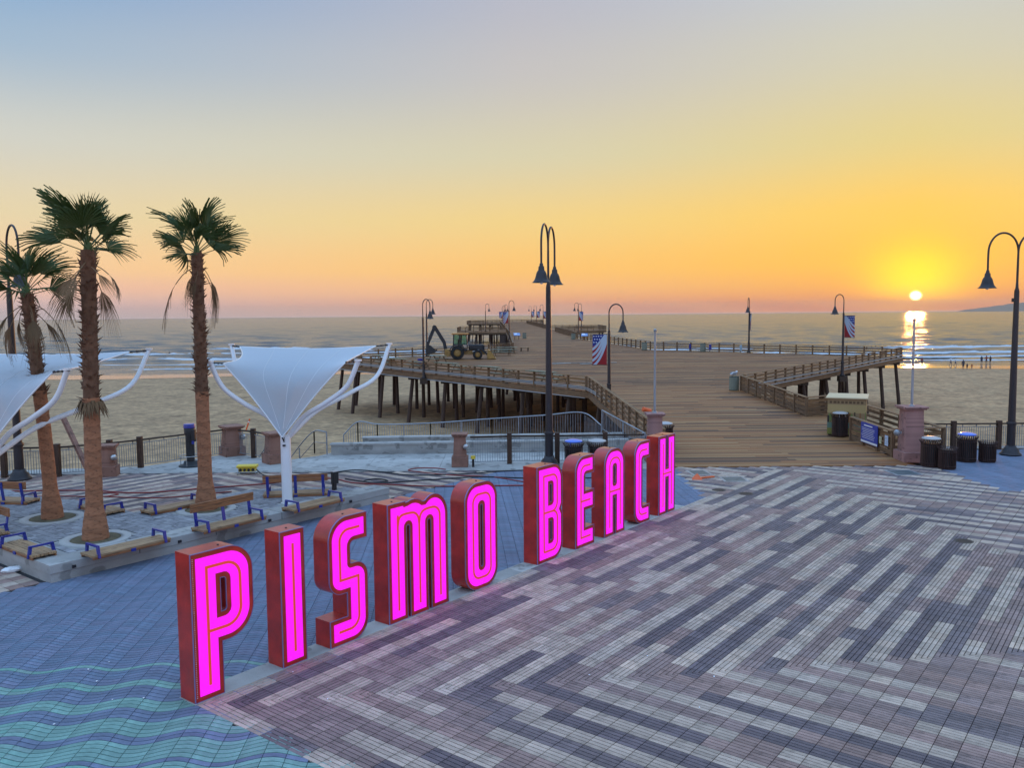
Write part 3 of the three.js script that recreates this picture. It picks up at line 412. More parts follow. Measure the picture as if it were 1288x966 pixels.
    const top = axis(ht), crown = new THREE.Group(); crown.name = 'crown'; crown.position.copy(top); t.add(crown);
    const bud = part(crown, 'spear', [rod(V(0, -0.25, 0), V(0, 0.2, 0), rTop * 0.75, rTop * 0.45, 12), rod(V(0, 0, 0), V(0.03, 1.15, 0.02), 0.04, 0.006, 6)], leaf2); void bud;
    for (let i = 0; i < nG; i++) { const f = part(crown, 'frond', GREEN[Math.floor(r() * 4)], r() < 0.6 ? leaf : leaf2); const el = clamp(mix(1.5, 0.12, Math.pow((i + 0.5) / nG, 1.0)) + (r() - 0.5) * 0.5, -0.1, 1.55); f.rotation.order = 'YZX'; f.rotation.set((r() - 0.5) * 2.2, i * 2.39996 + (r() - 0.5) * 0.9, el); const s = 0.7 + 0.4 * r(); f.scale.setScalar(s); f.position.set(0, -0.1 + 0.25 * (1 - i / nG), 0); }
    for (let i = 0; i < nD; i++) { const f = part(crown, 'dry_frond', DEAD[Math.floor(r() * 3)], r() < 0.55 ? dead : dead2); f.rotation.order = 'YZX'; f.rotation.set((r() - 0.5) * 1.6, i * 2.39996 + seed + (r() - 0.5) * 0.6, mix(-0.05, -0.75, r())); f.scale.setScalar(0.78 + 0.25 * r()); f.position.set(0, -0.2 - 0.3 * r(), 0); }
    return t;
  }
  palm('leaning fan palm with drooping brown fronds beside the lamp post', -13.43, -24.22, 6.55, [-0.45, -0.1], 0.19, 0.17, 4.0, 31, 17, 8, 0);
  palm('tallest fan palm with a ragged skirt halfway up its trunk', -11.01, -21.85, 7.55, [0.2, 0.05], 0.21, 0.19, 4.0, 47, 20, 7, 4.0);
  palm('fan palm with a bare lower trunk behind the bench with a backrest', -9.29, -25.17, 7.7, [0.05, 0.1], 0.205, 0.165, 3.85, 63, 17, 5, 0);
}
// ---------------------------------------------------------------- benches on the terrace
{
  const slatted = (name, label, s0, t0, s1, t1, back, group) => { // bench between two points in the plaza frame, seat 0.62 deep; back: -1/1 side of the backrest
    const a = fromST(s0, t0), b = fromST(s1, t1), L = Math.hypot(b[0] - a[0], b[1] - a[1]), turn = Math.atan2(-(b[1] - a[1]), b[0] - a[0]);
    const o = thing(name, label, 'bench', [(a[0] + b[0]) / 2, 0.42, (a[1] + b[1]) / 2], turn, group);
    for (let k = 0; k < 3; k++) part(o, 'seat_plank', cbox(L, 0.055, 0.185, 0.008, 0, 0.06, (k - 1) * 0.2), mat.benchSeat);
    part(o, 'front_board', cbox(L - 0.04, 0.06, 0.04, 0.005, 0, 0.0, 0.27), mat.benchWood); part(o, 'rear_board', cbox(L - 0.04, 0.06, 0.04, 0.005, 0, 0.0, -0.27), mat.benchWood);
    for (const e of [-1, 1]) { const x = e * (L / 2 - 0.16); part(o, 'armrest', [bar(V(x, 0.02, 0.3), V(x, 0.3, 0.25), 0.055, 0.075), bar(V(x, 0.02, -0.3), V(x, 0.3, -0.25), 0.055, 0.075), bar(V(x, 0.3, 0.285), V(x, 0.3, -0.285), 0.055, 0.045)], mat.blue); }
    part(o, 'centre_bracket', cbox(0.12, 0.075, 0.03, 0.004, 0, 0.0, 0.305), mat.blue);
    if (back) { for (const y of [0.5, 0.62]) part(o, 'back_plank', cbox(L - 0.02, 0.112, 0.05, 0.008, 0, y, back * 0.3), mat.benchWood); for (const x of [-L / 2 + 0.16, 0, L / 2 - 0.16]) part(o, 'back_post', bar(V(x, 0.02, back * 0.24), V(x, 0.7, back * 0.345), 0.09, 0.03), mat.blue); }
    return o;
  };
  const gr = 'slatted benches on the terrace edge';
  slatted('bench', 'long backless bench with blue arms beside the tallest palm', 2.25, -8.3, 4.3, -8.34, 0, gr);
  slatted('bench', 'bench with backrest on the terrace edge behind letter P', 5.2, -8.3, 7.25, -8.36, -1, gr);
  slatted('bench', 'backless bench with blue arms beside the white mast', 8.15, -8.28, 10.15, -8.34, 0, gr);
  slatted('bench', 'short backless bench on the end wall at the terrace corner', 1.68, -11.1, 1.68, -9.2, 0, gr);
  slatted('bench', 'bench with backrest cut off at the end wall of the terrace', 1.8, -14.3, 1.8, -12.2, -1, gr);
  slatted('bench', 'backless bench half hidden behind the tallest palm', 5.0, -14.0, 5.0, -12.25, 0, gr);
  slatted('bench', 'backless bench behind the palm at the back of the terrace', 5.5, -11.5, 7.35, -11.52, 0, gr);
  slatted('bench', 'bench seen from behind its backrest beyond the white mast', 9.1, -10.75, 10.6, -9.35, 1, gr);
  slatted('bench', 'bench with backrest beyond the leaning palm', 3.45, -17.4, 4.25, -15.9, 1, gr);
  const [x, z] = fromST(11.11, -9.68); const b = thing('power_post', 'small black power post at the bench end on the terrace', 'power post', [x, 0.41, z], ROW); part(b, 'post', cbox(0.14, 0.62, 0.1, 0.01), mat.black); part(b, 'housing', cbox(0.22, 0.4, 0.16, 0.015, 0.03, 0.22, 0.0), mat.black); part(b, 'cap', cbox(0.24, 0.03, 0.18, 0.006, 0.03, 0.622, 0), mat.greyLid);
}
// ---------------------------------------------------------------- shade sails
{
  const cloth = new THREE.MeshPhysicalMaterial({ color: lin(0.5, 0.55, 0.6), roughness: 0.85, transmission: 0.4, thickness: 0, side: THREE.DoubleSide, bumpMap: rep(bFine, 8), bumpScale: 0.001 });
  function sail(label, x, z, turn) {
    const o = thing('shade_sail', label, 'shade sail', [x, 0.4, z], turn, 'white shade sails on the terrace');
    const tips = { FL: V(-2.02, 4.42, 0.35), FR: V(2.28, 4.42, 0.35), BL: V(-3.2, 4.76, -5.0), BR: V(2.5, 4.74, -5.0) };
    part(o, 'mast', [lathe([[0.0, 0], [0.2, 0], [0.2, 0.03], [0.16, 0.04], [0.155, 2.12], [0.0, 2.14]], 28)], mat.white);
    for (const [k, p] of Object.entries(tips)) { const d = V(p.x, 0, p.z).normalize(); const pts = [V(0, 1.98, -0.02), V(p.x * 0.25, 2.7, p.z * 0.25 - 0.1), V(p.x * 0.58, 3.16, p.z * 0.58), V(p.x * 0.88, 3.68, p.z * 0.88), p.clone().add(d.clone().multiplyScalar(0.1)).add(V(0, 0.02, 0))]; const arm = part(o, 'arm', tube(pts, 0.075, 30, 12), mat.white); part(arm, 'tip_cap', rod(pts[4].clone(), pts[4].clone().add(V(0, 0.05, 0)), 0.11, 0.11, 14), mat.white); void k; }
    // cloth: ruled between its two hollow side edges, from the low corner up to the far edge
    const low = V(-0.02, 2.12, 0.3), inn = (p, f) => p.clone().add(V(-p.x, -0.15, -p.z + (p.z < 0 ? -1.2 : 0)).multiplyScalar(f));
    const side = (F, B) => { const Fi = inn(F, 0.13), Bi = inn(B, 0.14); return u => { if (u < 0.68) { const t = u / 0.68; const p = low.clone().lerp(Fi, t); const h = Math.sin(Math.PI * t) * 0.1; p.x *= 1 - h * 0.35; p.y += h * 0.5; return p; } const t = (u - 0.68) / 0.32, p = Fi.clone().lerp(Bi, t); p.x *= 1 - 0.12 * Math.sin(Math.PI * t); p.y -= 0.12 * Math.sin(Math.PI * t); return p; }; };
    const Lf = side(tips.FL, tips.BL), Rt = side(tips.FR, tips.BR), NU = 40, NV = 28, P = [], I = [], UV = [];
    for (let i = 0; i <= NU; i++) { const u = i / NU, a = Lf(u), b = Rt(u); for (let k = 0; k <= NV; k++) { const v = k / NV, p = a.clone().lerp(b, v), s = Math.sin(Math.PI * v); p.y -= s * 0.28 * Math.sin(Math.PI * Math.min(1, u * 0.8)) * (u < 1 ? 1 : 0.4) - s * 0.02; p.z -= s * 0.55 * Math.sin(Math.PI * clamp(u * 0.9)) - (u > 0.99 ? 0 : 0); if (i === NU) p.y -= s * 0.05; P.push(p.x, p.y, p.z); UV.push(v * 5, u * 6); } }
    for (let i = 0; i < NU; i++) for (let k = 0; k < NV; k++) { const a = i * (NV + 1) + k, b = a + NV + 1; I.push(a, a + 1, b, a + 1, b + 1, b); }
    for (let it = 0; it < 60; it++) for (let i = 1; i < NU; i++) for (let k = 1; k < NV; k++) { const a = (i * (NV + 1) + k) * 3, w = (NV + 1) * 3; for (let q = 0; q < 3; q++) P[a + q] = mix(P[a + q], (P[a + q - 3] + P[a + q + 3] + P[a + q - w] + P[a + q + w]) / 4, 0.8); }
    const g = new THREE.BufferGeometry(); g.setAttribute('position', new THREE.Float32BufferAttribute(P, 3)); g.setAttribute('uv', new THREE.Float32BufferAttribute(UV, 2)); g.setIndex(I); g.computeVertexNormals(); const c = part(o, 'canopy_cloth', g, cloth);
    for (const k of [7, 14, 21]) part(c, 'seam', tube(Array.from({ length: 14 }, (_, q) => { const i = Math.round(3 + q / 13 * (NU - 3)) * (NV + 1) + k; return V(P[3 * i], P[3 * i + 1] + 0.004, P[3 * i + 2]); }), 0.005, 40, 5), mat.white);
    const hem = f => tube(Array.from({ length: 25 }, (_, k) => f(k / 24)), 0.022, 48, 6); part(c, 'hem', [hem(Lf), hem(Rt), tube(Array.from({ length: 9 }, (_, k) => { const i = NU * (NV + 1) + Math.round(k / 8 * NV); return V(P[3 * i], P[3 * i + 1], P[3 * i + 2]); }), 0.02, 20, 6)], mat.white);
    for (const [f, u, tp] of [[Lf, 0.68, tips.FL], [Rt, 0.68, tips.FR], [Lf, 1, tips.BL], [Rt, 1, tips.BR]]) { const a = f(u), n = 5, ch = []; for (let k = 0; k < n; k++) ch.push(rod(a.clone().lerp(tp, k / n), a.clone().lerp(tp, (k + 0.8) / n), k % 2 ? 0.02 : 0.034, k % 2 ? 0.02 : 0.03, 6)); part(o, 'turnbuckle', ch, mat.black); }
    part(o, 'low_shackle', [rod(low.clone(), V(0, 1.95, 0.17), 0.018, 0.018, 6), rod(low.clone().add(V(0.06, 0, 0)), V(0.0, 1.95, 0.17), 0.012, 0.012, 6), box(0.08, 0.05, 0.1, 0, 1.82, 0.17)], mat.black);
  }
  sail('white stretched shade sail on a mast standing behind letters P and I', -7.04, -25.95, 0);
  sail('white stretched shade sail behind the leaning palm, cut by the frame', -14.15, -22.5, 0.06);
}
// ---------------------------------------------------------------- street lamps
const bell = (r) => lathe([[0.03, 2.1], [0.16, 2.08], [0.2, 1.95], [0.2, 1.8], [0.31, 1.7], [0.34, 1.32], [0.44, 1.22], [0.56, 0.95], [0.64, 0.6], [0.74, 0.32], [0.9, 0.1], [1.02, 0.02], [1.02, -0.02], [0.86, 0.04], [0.66, 0.3], [0.5, 0.85], [0.0, 1.0]].map(p => [p[0] * r, p[1] * r]), 28);
function lampHead(parent, p, r) { const h = part(parent, 'lamp_shade', bell(r), mat.lampMetal); h.position.copy(p); part(h, 'bulb', place(new THREE.SphereGeometry(0.2 * r, 12, 8), 0, 0.02 * r, 0), mat.white); return h; }
function arch(parent, y0, yTop, reach, yHead, dir) { const pts = []; const pole = V(0, y0, 0); pts.push(pole); const R = reach / 2; for (let k = 0; k <= 12; k++) { const a = Math.PI - Math.PI * k / 12; const sq = Math.sin(a); pts.push(V(R + R * Math.cos(a), yTop - R * 1.25 + R * 1.25 * sq, 0)); } pts.push(V(reach, yHead + 0.1, 0)); const q = pts.map(p => V(p.x * dir[0], p.y, p.x * dir[1])); part(parent, 'arm', tube(q, 0.042, 60, 8), mat.lampMetal); return q[q.length - 1]; }
function doubleLamp(label, x, z, turn, H, sides = [1, -1]) {
  const o = thing('lamp_post', label, 'lamp post', [x, 0, z], turn, 'tall lamp posts along the promenade'); const B = H - 2.45;
  part(o, 'base', lathe([[0, 0], [0.42, 0], [0.42, 0.06], [0.34, 0.12], [0.33, 0.22], [0.22, 0.34], [0.2, 0.42], [0, 0.42]], 28), mat.lampMetal);
  part(o, 'pole', lathe([[0.17, 0.4], [0.165, 1.3], [0.2, 1.32], [0.2, 1.42], [0.15, 1.46], [0.1, B], [0.06, B + 0.15], [0.045, B + 0.4], [0, B + 0.4]], 24), mat.lampMetal);
  part(o, 'photocell', box(0.1, 0.16, 0.12, -0.13, B - 0.45, 0), mat.black);
  part(o, 'arm_stem', rod(V(0, B, 0), V(0, H - 1.0, 0), 0.05, 0.045), mat.lampMetal);
  for (const d of sides) { const e = arch(o, H - 1.05, H, 1.3, H - 1.75, [d, 0]); lampHead(o, V(e.x, e.y - 0.66, e.z), 0.36); }
  return o;
}
doubleLamp('tall double lamp post standing behind letter B', 1.5, -34.25, Math.PI / 2 - 0.25, 9.75);
doubleLamp('tall double lamp post beside the bins at the beach fence', 21.4, -35.9, 0.05, 9.45);
doubleLamp('tall lamp post with a single curved arm behind the leaning palm', -19.1, -32.3, -0.75, 9.7, [1]);
// ---------------------------------------------------------------- promenade fences
function fenceRun(label, pts, group) { // posts at the given points, pickets between
  const o = thing('promenade_fence', label, 'fence', [0, 0, 0], 0, group);
  pts.forEach((p, i) => {
    if (p[2] !== 'no') part(o, 'post', cbox(0.2, 1.31, 0.2, 0.015, p[0], -0.01, p[1]), mat.postWood);
    if (i === pts.length - 1) return; const q = pts[i + 1], a = V(p[0], 0, p[1]), b = V(q[0], 0, q[1]), d = b.clone().sub(a), L = d.length(); d.normalize(); const A = a.clone().addScaledVector(d, 0.1), Bq = b.clone().addScaledVector(d, -0.1), up = (v, y) => v.clone().setY(y);
    part(o, 'hand_rail', bar(up(A, 1.16), up(Bq, 1.16), 0.09, 0.06), mat.woodDark);
    const g = [bar(up(A, 1.03), up(Bq, 1.03), 0.03, 0.025), bar(up(A, 0.12), up(Bq, 0.12), 0.03, 0.025)]; const n = Math.round(L / 0.115); for (let k = 1; k < n; k++) { const c = A.clone().lerp(Bq, k / n); g.push(box(0.016, 0.9, 0.016, c.x, 0.12, c.z)); if (k % 6 === 3) g.push(box(0.03, 0.1, 0.03, c.x, 1.04, c.z)); } stuff(part(o, 'picket_panel', g, mat.picket));
  });
  return o;
}
const fg = 'fences along the promenade edge';
fenceRun('dark post and picket fence around the bay behind the palms', [[-22, -32.75], [-19.95, -32.75], [-17.9, -32.85], [-16.32, -33.86], [-15.48, -34.73], [-14.1, -36.3, 'no'], [-12.95, -37.65, 'no']], fg);
fenceRun('short picket fence between the two squat stone pillars', [[-12.35, -37.55, 'no'], [-11.44, -36.94], [-10.35, -35.85, 'no']], fg);
fenceRun('picket fence running between the lamp post and the flagpole pedestal', [[-1.85, -34.6, 'no'], [-0.13, -34.88], [1.86, -34.8], [3.86, -34.86], [5.6, -35.0, 'no']], fg);
fenceRun('picket fence behind the bins beside the beach', [[16.95, -36.6, 'no'], [17.7, -37.4], [19.71, -37.4], [21.74, -37.4], [23.8, -37.4], [25.8, -37.4]], fg);
// ---------------------------------------------------------------- stone pillars and pedestals
function pillar(label, x, z, h, w, m, pole, turn = 0) {
  const o = thing(pole ? 'flagpole_pedestal' : 'stone_pillar', label, pole ? 'pedestal' : 'pillar', [x, -0.01, z], turn, pole ? 'pedestals at the pier entrance' : 'squat stone pillars');
  part(o, 'plinth', cbox(w * 1.28, 0.42, w * 1.28, 0.02), m);
  const sh = new THREE.CylinderGeometry(w * 0.62, w * (pole ? 0.68 : 0.72), h - 0.56, 4, 1); sh.rotateY(Math.PI / 4); part(o, 'shaft', metric(place(sh.toNonIndexed(), 0, 0.42 + (h - 0.56) / 2, 0)), m);
  part(o, 'cap', [cbox(w * 1.12, 0.06, w * 1.12, 0.015, 0, h - 0.14, 0), cbox(w * 1.26, 0.08, w * 1.26, 0.025, 0, h - 0.08, 0)], m);
  if (pole) { part(o, 'pole', [rod(V(0, h, 0), V(0, h + pole, 0), 0.055, 0.045, 12), cyl(0.11, 0.09, 0.06, 0, h, 0, 14)], mat.galv); part(o, 'pole_cap', place(new THREE.SphereGeometry(0.075, 12, 10), 0, h + pole, 0), mat.galv); const l = part(o, 'side_lamp', [place(new THREE.SphereGeometry(0.14, 16, 10), -w * 0.72 - 0.06, h * 0.52, 0.1), box(0.12, 0.1, 0.1, -w * 0.66, h * 0.5, 0.1)], mat.galv); void l; }
  else { part(o, 'dome_lamp', [place(new THREE.SphereGeometry(0.12, 16, 12), w * 0.5, h * 0.62, w * 0.62)], mat.steel); }
  return o;
}
pillar('squat flared brown stone pillar at the fence corner', -12.66, -37.75, 1.36, 0.72, mat.brownStone, 0, 0.7);
pillar('square brown stone pillar behind the white mast', -10.14, -35.65, 1.33, 0.66, mat.brownStone, 0, 0.7);
pillar('brown stone pillar at the start of the middle fence', -2.17, -34.45, 1.38, 0.52, mat.brownStone, 0);
pillar('brown stone pillar with a steel dome lamp behind the tallest palm', -15.95, -33.0, 1.25, 0.5, mat.brownStone, 0, 0.2);
pillar('pink stone pedestal with flagpole behind letter H', 5.98, -35.2, 2.06, 0.62, mat.pinkStone, 3.45, 0);
pillar('pink stone pedestal with flagpole beside the blue notice board', 16.55, -34.75, 2.3, 0.78, mat.pinkStone, 3.55, 0);
// ---------------------------------------------------------------- bins
function bin(label, x, z, lid, group, y0 = 0, h = 1.05, r = 0.36) {
  const o = thing('litter_bin', label, 'bin', [x, y0, z], 0, group);
  part(o, 'liner', cyl(r * 0.88, r * 0.9, h * 0.86, 0, 0.03, 0, 24), mat.black); part(o, 'base_ring', lathe([[0, 0], [r * 0.98, 0], [r * 0.98, 0.06], [r * 0.9, 0.07], [0, 0.07]], 28), mat.rust);
  const sl = []; for (let k = 0; k < 30; k++) { const a = k / 30 * 6.2832, c = Math.cos(a), s = Math.sin(a); sl.push(bar(V(r * c, 0.05, r * s), V(r * c, h * 0.86, r * s), 0.05, 0.012), bar(V(r * c, h * 0.86, r * s), V(r * 1.22 * c, h, r * 1.22 * s), 0.035, 0.012)); } stuff(part(o, 'slat_basket', sl, mat.rust));
  part(o, 'hoop', [0.15, 0.8].map(q => place(new THREE.TorusGeometry(r + 0.012, 0.014, 6, 32), 0, h * q, 0, 0, Math.PI / 2)), mat.rust);
  if (lid) part(o, 'lid', [lathe([[0, 0.1], [r * 0.5, 0.09], [r * 0.95, 0.04], [r * 1.02, 0.0], [r * 0.9, -0.02], [0, -0.02]], 30).translate(0, h + 0.06, 0), ...[0, 2.1, 4.2].map(a => rod(V(r * 0.7 * Math.cos(a), h * 0.85, r * 0.7 * Math.sin(a)), V(r * 0.7 * Math.cos(a), h + 0.08, r * 0.7 * Math.sin(a)), 0.014))], lid);
  return o;
}
const bg = 'slatted litter bins';
bin('slatted bin with pale domed lid beside the pink pedestal', 16.75, -33.45, mat.greyLid, bg); bin('slatted bin with blue domed lid beside the beach fence', 18.72, -34.45, mat.blueLid, bg);
bin('small open slatted bin leaning against the bin with pale lid', 17.1, -32.85, null, bg, 0, 0.86, 0.31); bin('small open slatted bin leaning against the blue lidded bin', 19.5, -34.3, null, bg, 0, 0.86, 0.31);
bin('slatted bin with blue lid behind letter E', 2.45, -33.55, mat.blueLid, bg); bin('slatted bin with grey lid behind letter A', 3.4, -33.55, mat.greyLid, bg); bin('slatted bin with grey lid behind the flagpole pedestal on the boards', 6.95, -38.2, mat.greyLid, bg, 0.07);
bin('dark bin beside the printed box on the pier boards', 16.0, -40.9, mat.greyLid, bg, 0.15, 1.05, 0.36);
{ // blue sign on the fence
  const o = thing('fence_sign', 'small blue sign hung on the fence behind the pale lidded bin', 'sign', [17.4, 0.5, -36.98], -0.25); part(o, 'panel', cbox(0.62, 0.5, 0.02, 0.003), M(0.02, 0.05, 0.3, 0.4)); part(o, 'print', [box(0.25, 0.04, 0.006, -0.1, 0.33, 0.013), box(0.4, 0.02, 0.006, -0.02, 0.24, 0.013)], mat.white); part(o, 'strap', [box(0.02, 0.7, 0.02, -0.25, -0.05, -0.015), box(0.02, 0.7, 0.02, 0.25, -0.05, -0.015)], mat.picket);
}
// ---------------------------------------------------------------- stairs, ramp walls and railings beside the pier
{
  const w = thing('ramp_wall', 'low concrete wall with pale coping along the beach ramp', 'wall'); part(w, 'wall', prism([[-8.15, -37.55], [5.3, -38.15], [5.3, -38.45], [-8.15, -37.85]], -0.02, 0.42), mat.concrete); part(w, 'coping', prism([[-8.2, -37.5], [5.3, -38.1], [5.3, -38.5], [-8.2, -37.9]], 0.42, 0.5), mat.concrete); part(w, 'bench_ledge', prism([[-3.35, -37.6], [5.2, -38.0], [5.2, -38.1], [-3.35, -37.72]], -0.02, 0.1), mat.concrete);
  const w2 = thing('ramp_wall', 'second pale coped wall behind the ramp wall', 'wall'); part(w2, 'wall', prism([[-7.0, -39.2], [5.3, -39.8], [5.3, -40.1], [-7.0, -39.5]], -0.3, 0.46), mat.concrete); part(w2, 'coping', prism([[-7.05, -39.15], [5.3, -39.75], [5.3, -40.15], [-7.05, -39.55]], 0.46, 0.54), mat.concrete);
  const st = thing('beach_steps', 'concrete steps going down to the sand between the pillars', 'steps'); for (let k = 0; k < 12; k++) { const a = V(-9.25, 0, -36.9), d = V(-0.68, 0, -0.73), n = V(0.73, 0, -0.68); const p = q => [a.x + d.x * q[0] + n.x * q[1], a.z + d.z * q[0] + n.z * q[1]]; part(st, 'step', prism([[0.05 + k * 0.32, -1.2], [0.05 + k * 0.32 + 0.31, -1.2], [0.05 + k * 0.32 + 0.31, 1.2], [0.05 + k * 0.32, 1.2]].map(p), -6, -0.16 - k * 0.17), mat.concrete); }
  const railing = (label, pts, nPick, base, m = mat.galv) => { const o = thing('metal_railing', label, 'railing', [0, 0, 0], 0, 'metal railings of the beach ramp'); part(o, 'hand_rail', tube(pts.map(p => V(...p)), 0.03, pts.length * 8, 8), m); const g = []; let k = 0; for (let i = 0; i < pts.length - 1; i++) { const a = V(...pts[i]), b = V(...pts[i + 1]), L = Math.hypot(b.x - a.x, b.z - a.z), n = Math.max(1, Math.round(L / 1.5)); for (let j = 0; j <= n; j++) { const c = a.clone().lerp(b, j / n); part(o, 'post', box(0.05, base, 0.05, c.x, c.y - base, c.z), m); } if (nPick) { const q = Math.round(L / 0.12); for (let j = 1; j < q; j++) { const c = a.clone().lerp(b, j / q); g.push(box(0.018, base - 0.12, 0.018, c.x, c.y - base + 0.08, c.z)); } g.push(bar(a.clone().add(V(0, -base + 0.1, 0)), b.clone().add(V(0, -base + 0.1, 0)), 0.03, 0.03)); } else part(o, 'mid_rail', bar(a.clone().add(V(0, -0.5, 0)), b.clone().add(V(0, -0.5, 0)), 0.03, 0.03), m); k++; } if (g.length) stuff(part(o, 'picket_panel', g, m)); return o; };
  railing('grey picket railing along the outer edge of the beach ramp', [[-8.25, 0.42, -40.9], [-7.55, 1.05, -40.9], [-6.6, 0.93, -40.9], [-4, 0.96, -40.9], [-1, 1.15, -40.9], [1.6, 1.3, -40.9], [3.45, 1.4, -40.9], [4.2, 0.95, -39.6]], 1, 1.4);
  railing('steel handrail beside the beach steps on the wall side', [[-8.35, 1.02, -37.6], [-9.1, 0.95, -38.4], [-11.0, -0.9, -40.4]], 0, 1.02); railing('steel handrail beside the beach steps on the pillar side', [[-9.75, 1.0, -36.4], [-10.5, 0.9, -37.2], [-12.3, -0.9, -39.2]], 0, 1.0);
  railing('grey picket railing climbing beside the pier ramp', [[4.3, 1.6, -40.2], [5.95, 0.85, -37.4]], 1, 1.0);
}
// ---------------------------------------------------------------- small things on the plaza
{
  const d = thing('shower_tower', 'tall black post unit with blue top and round base by the fence', 'shower post', [-13.5, -0.006, -35.0]); part(d, 'base_plate', lathe([[0, 0], [0.48, 0], [0.48, 0.05], [0.3, 0.09], [0.26, 0.22], [0, 0.22]], 28), mat.black); part(d, 'column', lathe([[0.17, 0.2], [0.17, 1.3], [0.21, 1.34], [0.23, 1.7], [0.0, 1.7]], 24), mat.black); part(d, 'top', lathe([[0.235, 1.62], [0.235, 1.76], [0.2, 1.79], [0, 1.79]], 24), mat.blue); part(d, 'foot_rail', [place(new THREE.TorusGeometry(0.42, 0.016, 6, 28), 0, 0.45, 0, 0, Math.PI / 2), ...[0, 1.57, 3.14, 4.71].map(a => rod(V(0.42 * Math.cos(a), 0.04, 0.42 * Math.sin(a)), V(0.42 * Math.cos(a), 0.45, 0.42 * Math.sin(a)), 0.014))], mat.steel); part(d, 'side_unit', cbox(0.16, 0.5, 0.2, 0.02, 0.2, 1.05, 0.08), mat.black); part(d, 'notice', box(0.1, 0.14, 0.012, 0.2, 0.95, 0.19), mat.blue);
  const y = thing('power_box', 'yellow cable distribution box on a wire stand', 'power box', [-10.52, -0.006, -33.1], 0.1); part(y, 'lid', cbox(0.78, 0.09, 0.42, 0.02, 0, 0.27, 0), mat.yellow); part(y, 'body', cbox(0.66, 0.16, 0.34, 0.01, 0, 0.115, 0), mat.yellow); for (let k = 0; k < 4; k++) part(y, 'socket', place(new THREE.CylinderGeometry(0.055, 0.055, 0.06, 14), -0.24 + k * 0.16, 0.19, 0.18, 0, Math.PI / 2), mat.black); part(y, 'stand', [-0.3, 0.3].map(x => tube([[x, 0.2, 0.17], [x * 1.2, 0.02, 0.22], [x * 1.2, 0.015, -0.22], [x, 0.2, -0.17]], 0.015, 20, 6)), mat.galv);
  const beam = thing('timber_prop', 'brown timber leaning over the fence behind the tallest palm', 'timber', [0, 0, 0]); part(beam, 'beam', bar(V(-18.15, 2.2, -33.9), V(-16.5, 0.05, -32.6), 0.16, 0.16), mat.brownStone);
  const snake = (name, label, pts, r, m, cat) => solo(name, tube(pts.map(p => V(p[0], (p[2] ?? 0.0) + r, p[1])), r, pts.length * 14, 6), m, label, cat);
  snake('power_cable', 'black cable looping from the yellow power box across the paving', [[-10.15, -33.05, 0.15], [-9.7, -32.6], [-8.6, -32.4], [-7.2, -33.0], [-6.4, -33.6], [-5.2, -33.1], [-4.0, -32.4], [-2.2, -32.5], [0.3, -33.2], [2.6, -33.1], [4.6, -32.6]], 0.022, mat.cable, 'cable');
  snake('power_cable', 'black cable coiled on the paving behind letter S', [[-6.4, -31.8], [-5.6, -31.2], [-5.1, -31.0], [-4.7, -31.3], [-5.2, -31.7], [-5.6, -31.3], [-5.0, -30.8], [-4.2, -31.1], [-3.2, -31.4], [-1.2, -31.9], [0.4, -31.6], [2.6, -31.5], [4.2, -31.6]], 0.024, mat.cable, 'cable');
  snake('water_hose', 'long red hose lying across the paving behind the benches', [[-21, -29.6], [-17.6, -30.0], [-15.3, -30.0], [-13.2, -29.5], [-11.2, -30.2], [-9.3, -30.9], [-7.6, -31.9], [-6.8, -31.8], [-6.0, -31.0], [-4.6, -30.6], [-3.0, -30.2], [-1.0, -30.2], [1.3, -30.2]], 0.024, mat.hose, 'hose');
  snake('water_hose', 'red hose with a small loop lying behind the tallest palm', [[-21, -28.9], [-18.0, -29.0], [-16.0, -29.1], [-14.2, -29.0], [-13.9, -29.35], [-14.6, -29.55], [-14.9, -29.2], [-14.0, -28.9], [-12.0, -28.7], [-10.0, -29.6]], 0.02, mat.hose, 'hose');
  snake('water_hose', 'red hose curling in a loop beside the middle pillar', [[-2.7, -33.55], [-3.1, -33.85], [-3.9, -33.9], [-4.2, -33.5], [-3.6, -33.0], [-2.3, -32.3], [-0.8, -31.9], [0.4, -30.9], [1.2, -30.4]], 0.02, mat.hose, 'hose');
  const hyd = thing('hydrant', 'small yellow capped standpipe beside the middle pillar', 'standpipe', [-1.62, -0.006, -34.2]); part(hyd, 'pipe', cyl(0.05, 0.05, 0.36, 0, 0, 0, 12), mat.black); part(hyd, 'cap', cyl(0.1, 0.09, 0.12, 0, 0.34, 0, 12), mat.yellow);
  // covers set in the paving
  const grate = (label, x, z, w, d, turn) => { const o = thing('drain_grate', label, 'grate', [x, 0.002, z], turn, 'framed covers in the paving'); part(o, 'frame', [box(w + 0.2, 0.008, 0.1, 0, 0, d / 2 + 0.05), box(w + 0.2, 0.008, 0.1, 0, 0, -d / 2 - 0.05), box(0.1, 0.008, d, w / 2 + 0.05), box(0.1, 0.008, d, -w / 2 - 0.05)], mat.galv); part(o, 'cover', box(w - 0.01, 0.006, d - 0.01), M(0.13, 0.17, 0.18, 0.5, { metalness: 0.4, map: tSpeck })); };
  grate('framed steel cover in the paving nearest letter H', 7.25, -32.45, 0.6, 0.9, 0.1); grate('wide framed steel cover in the paving before the pier boards', 8.25, -31.1, 0.75, 0.8, 0.0); grate('framed steel cover in the paving beside the pale lidded bin', 15.03, -32.1, 0.85, 0.85, 0.05);
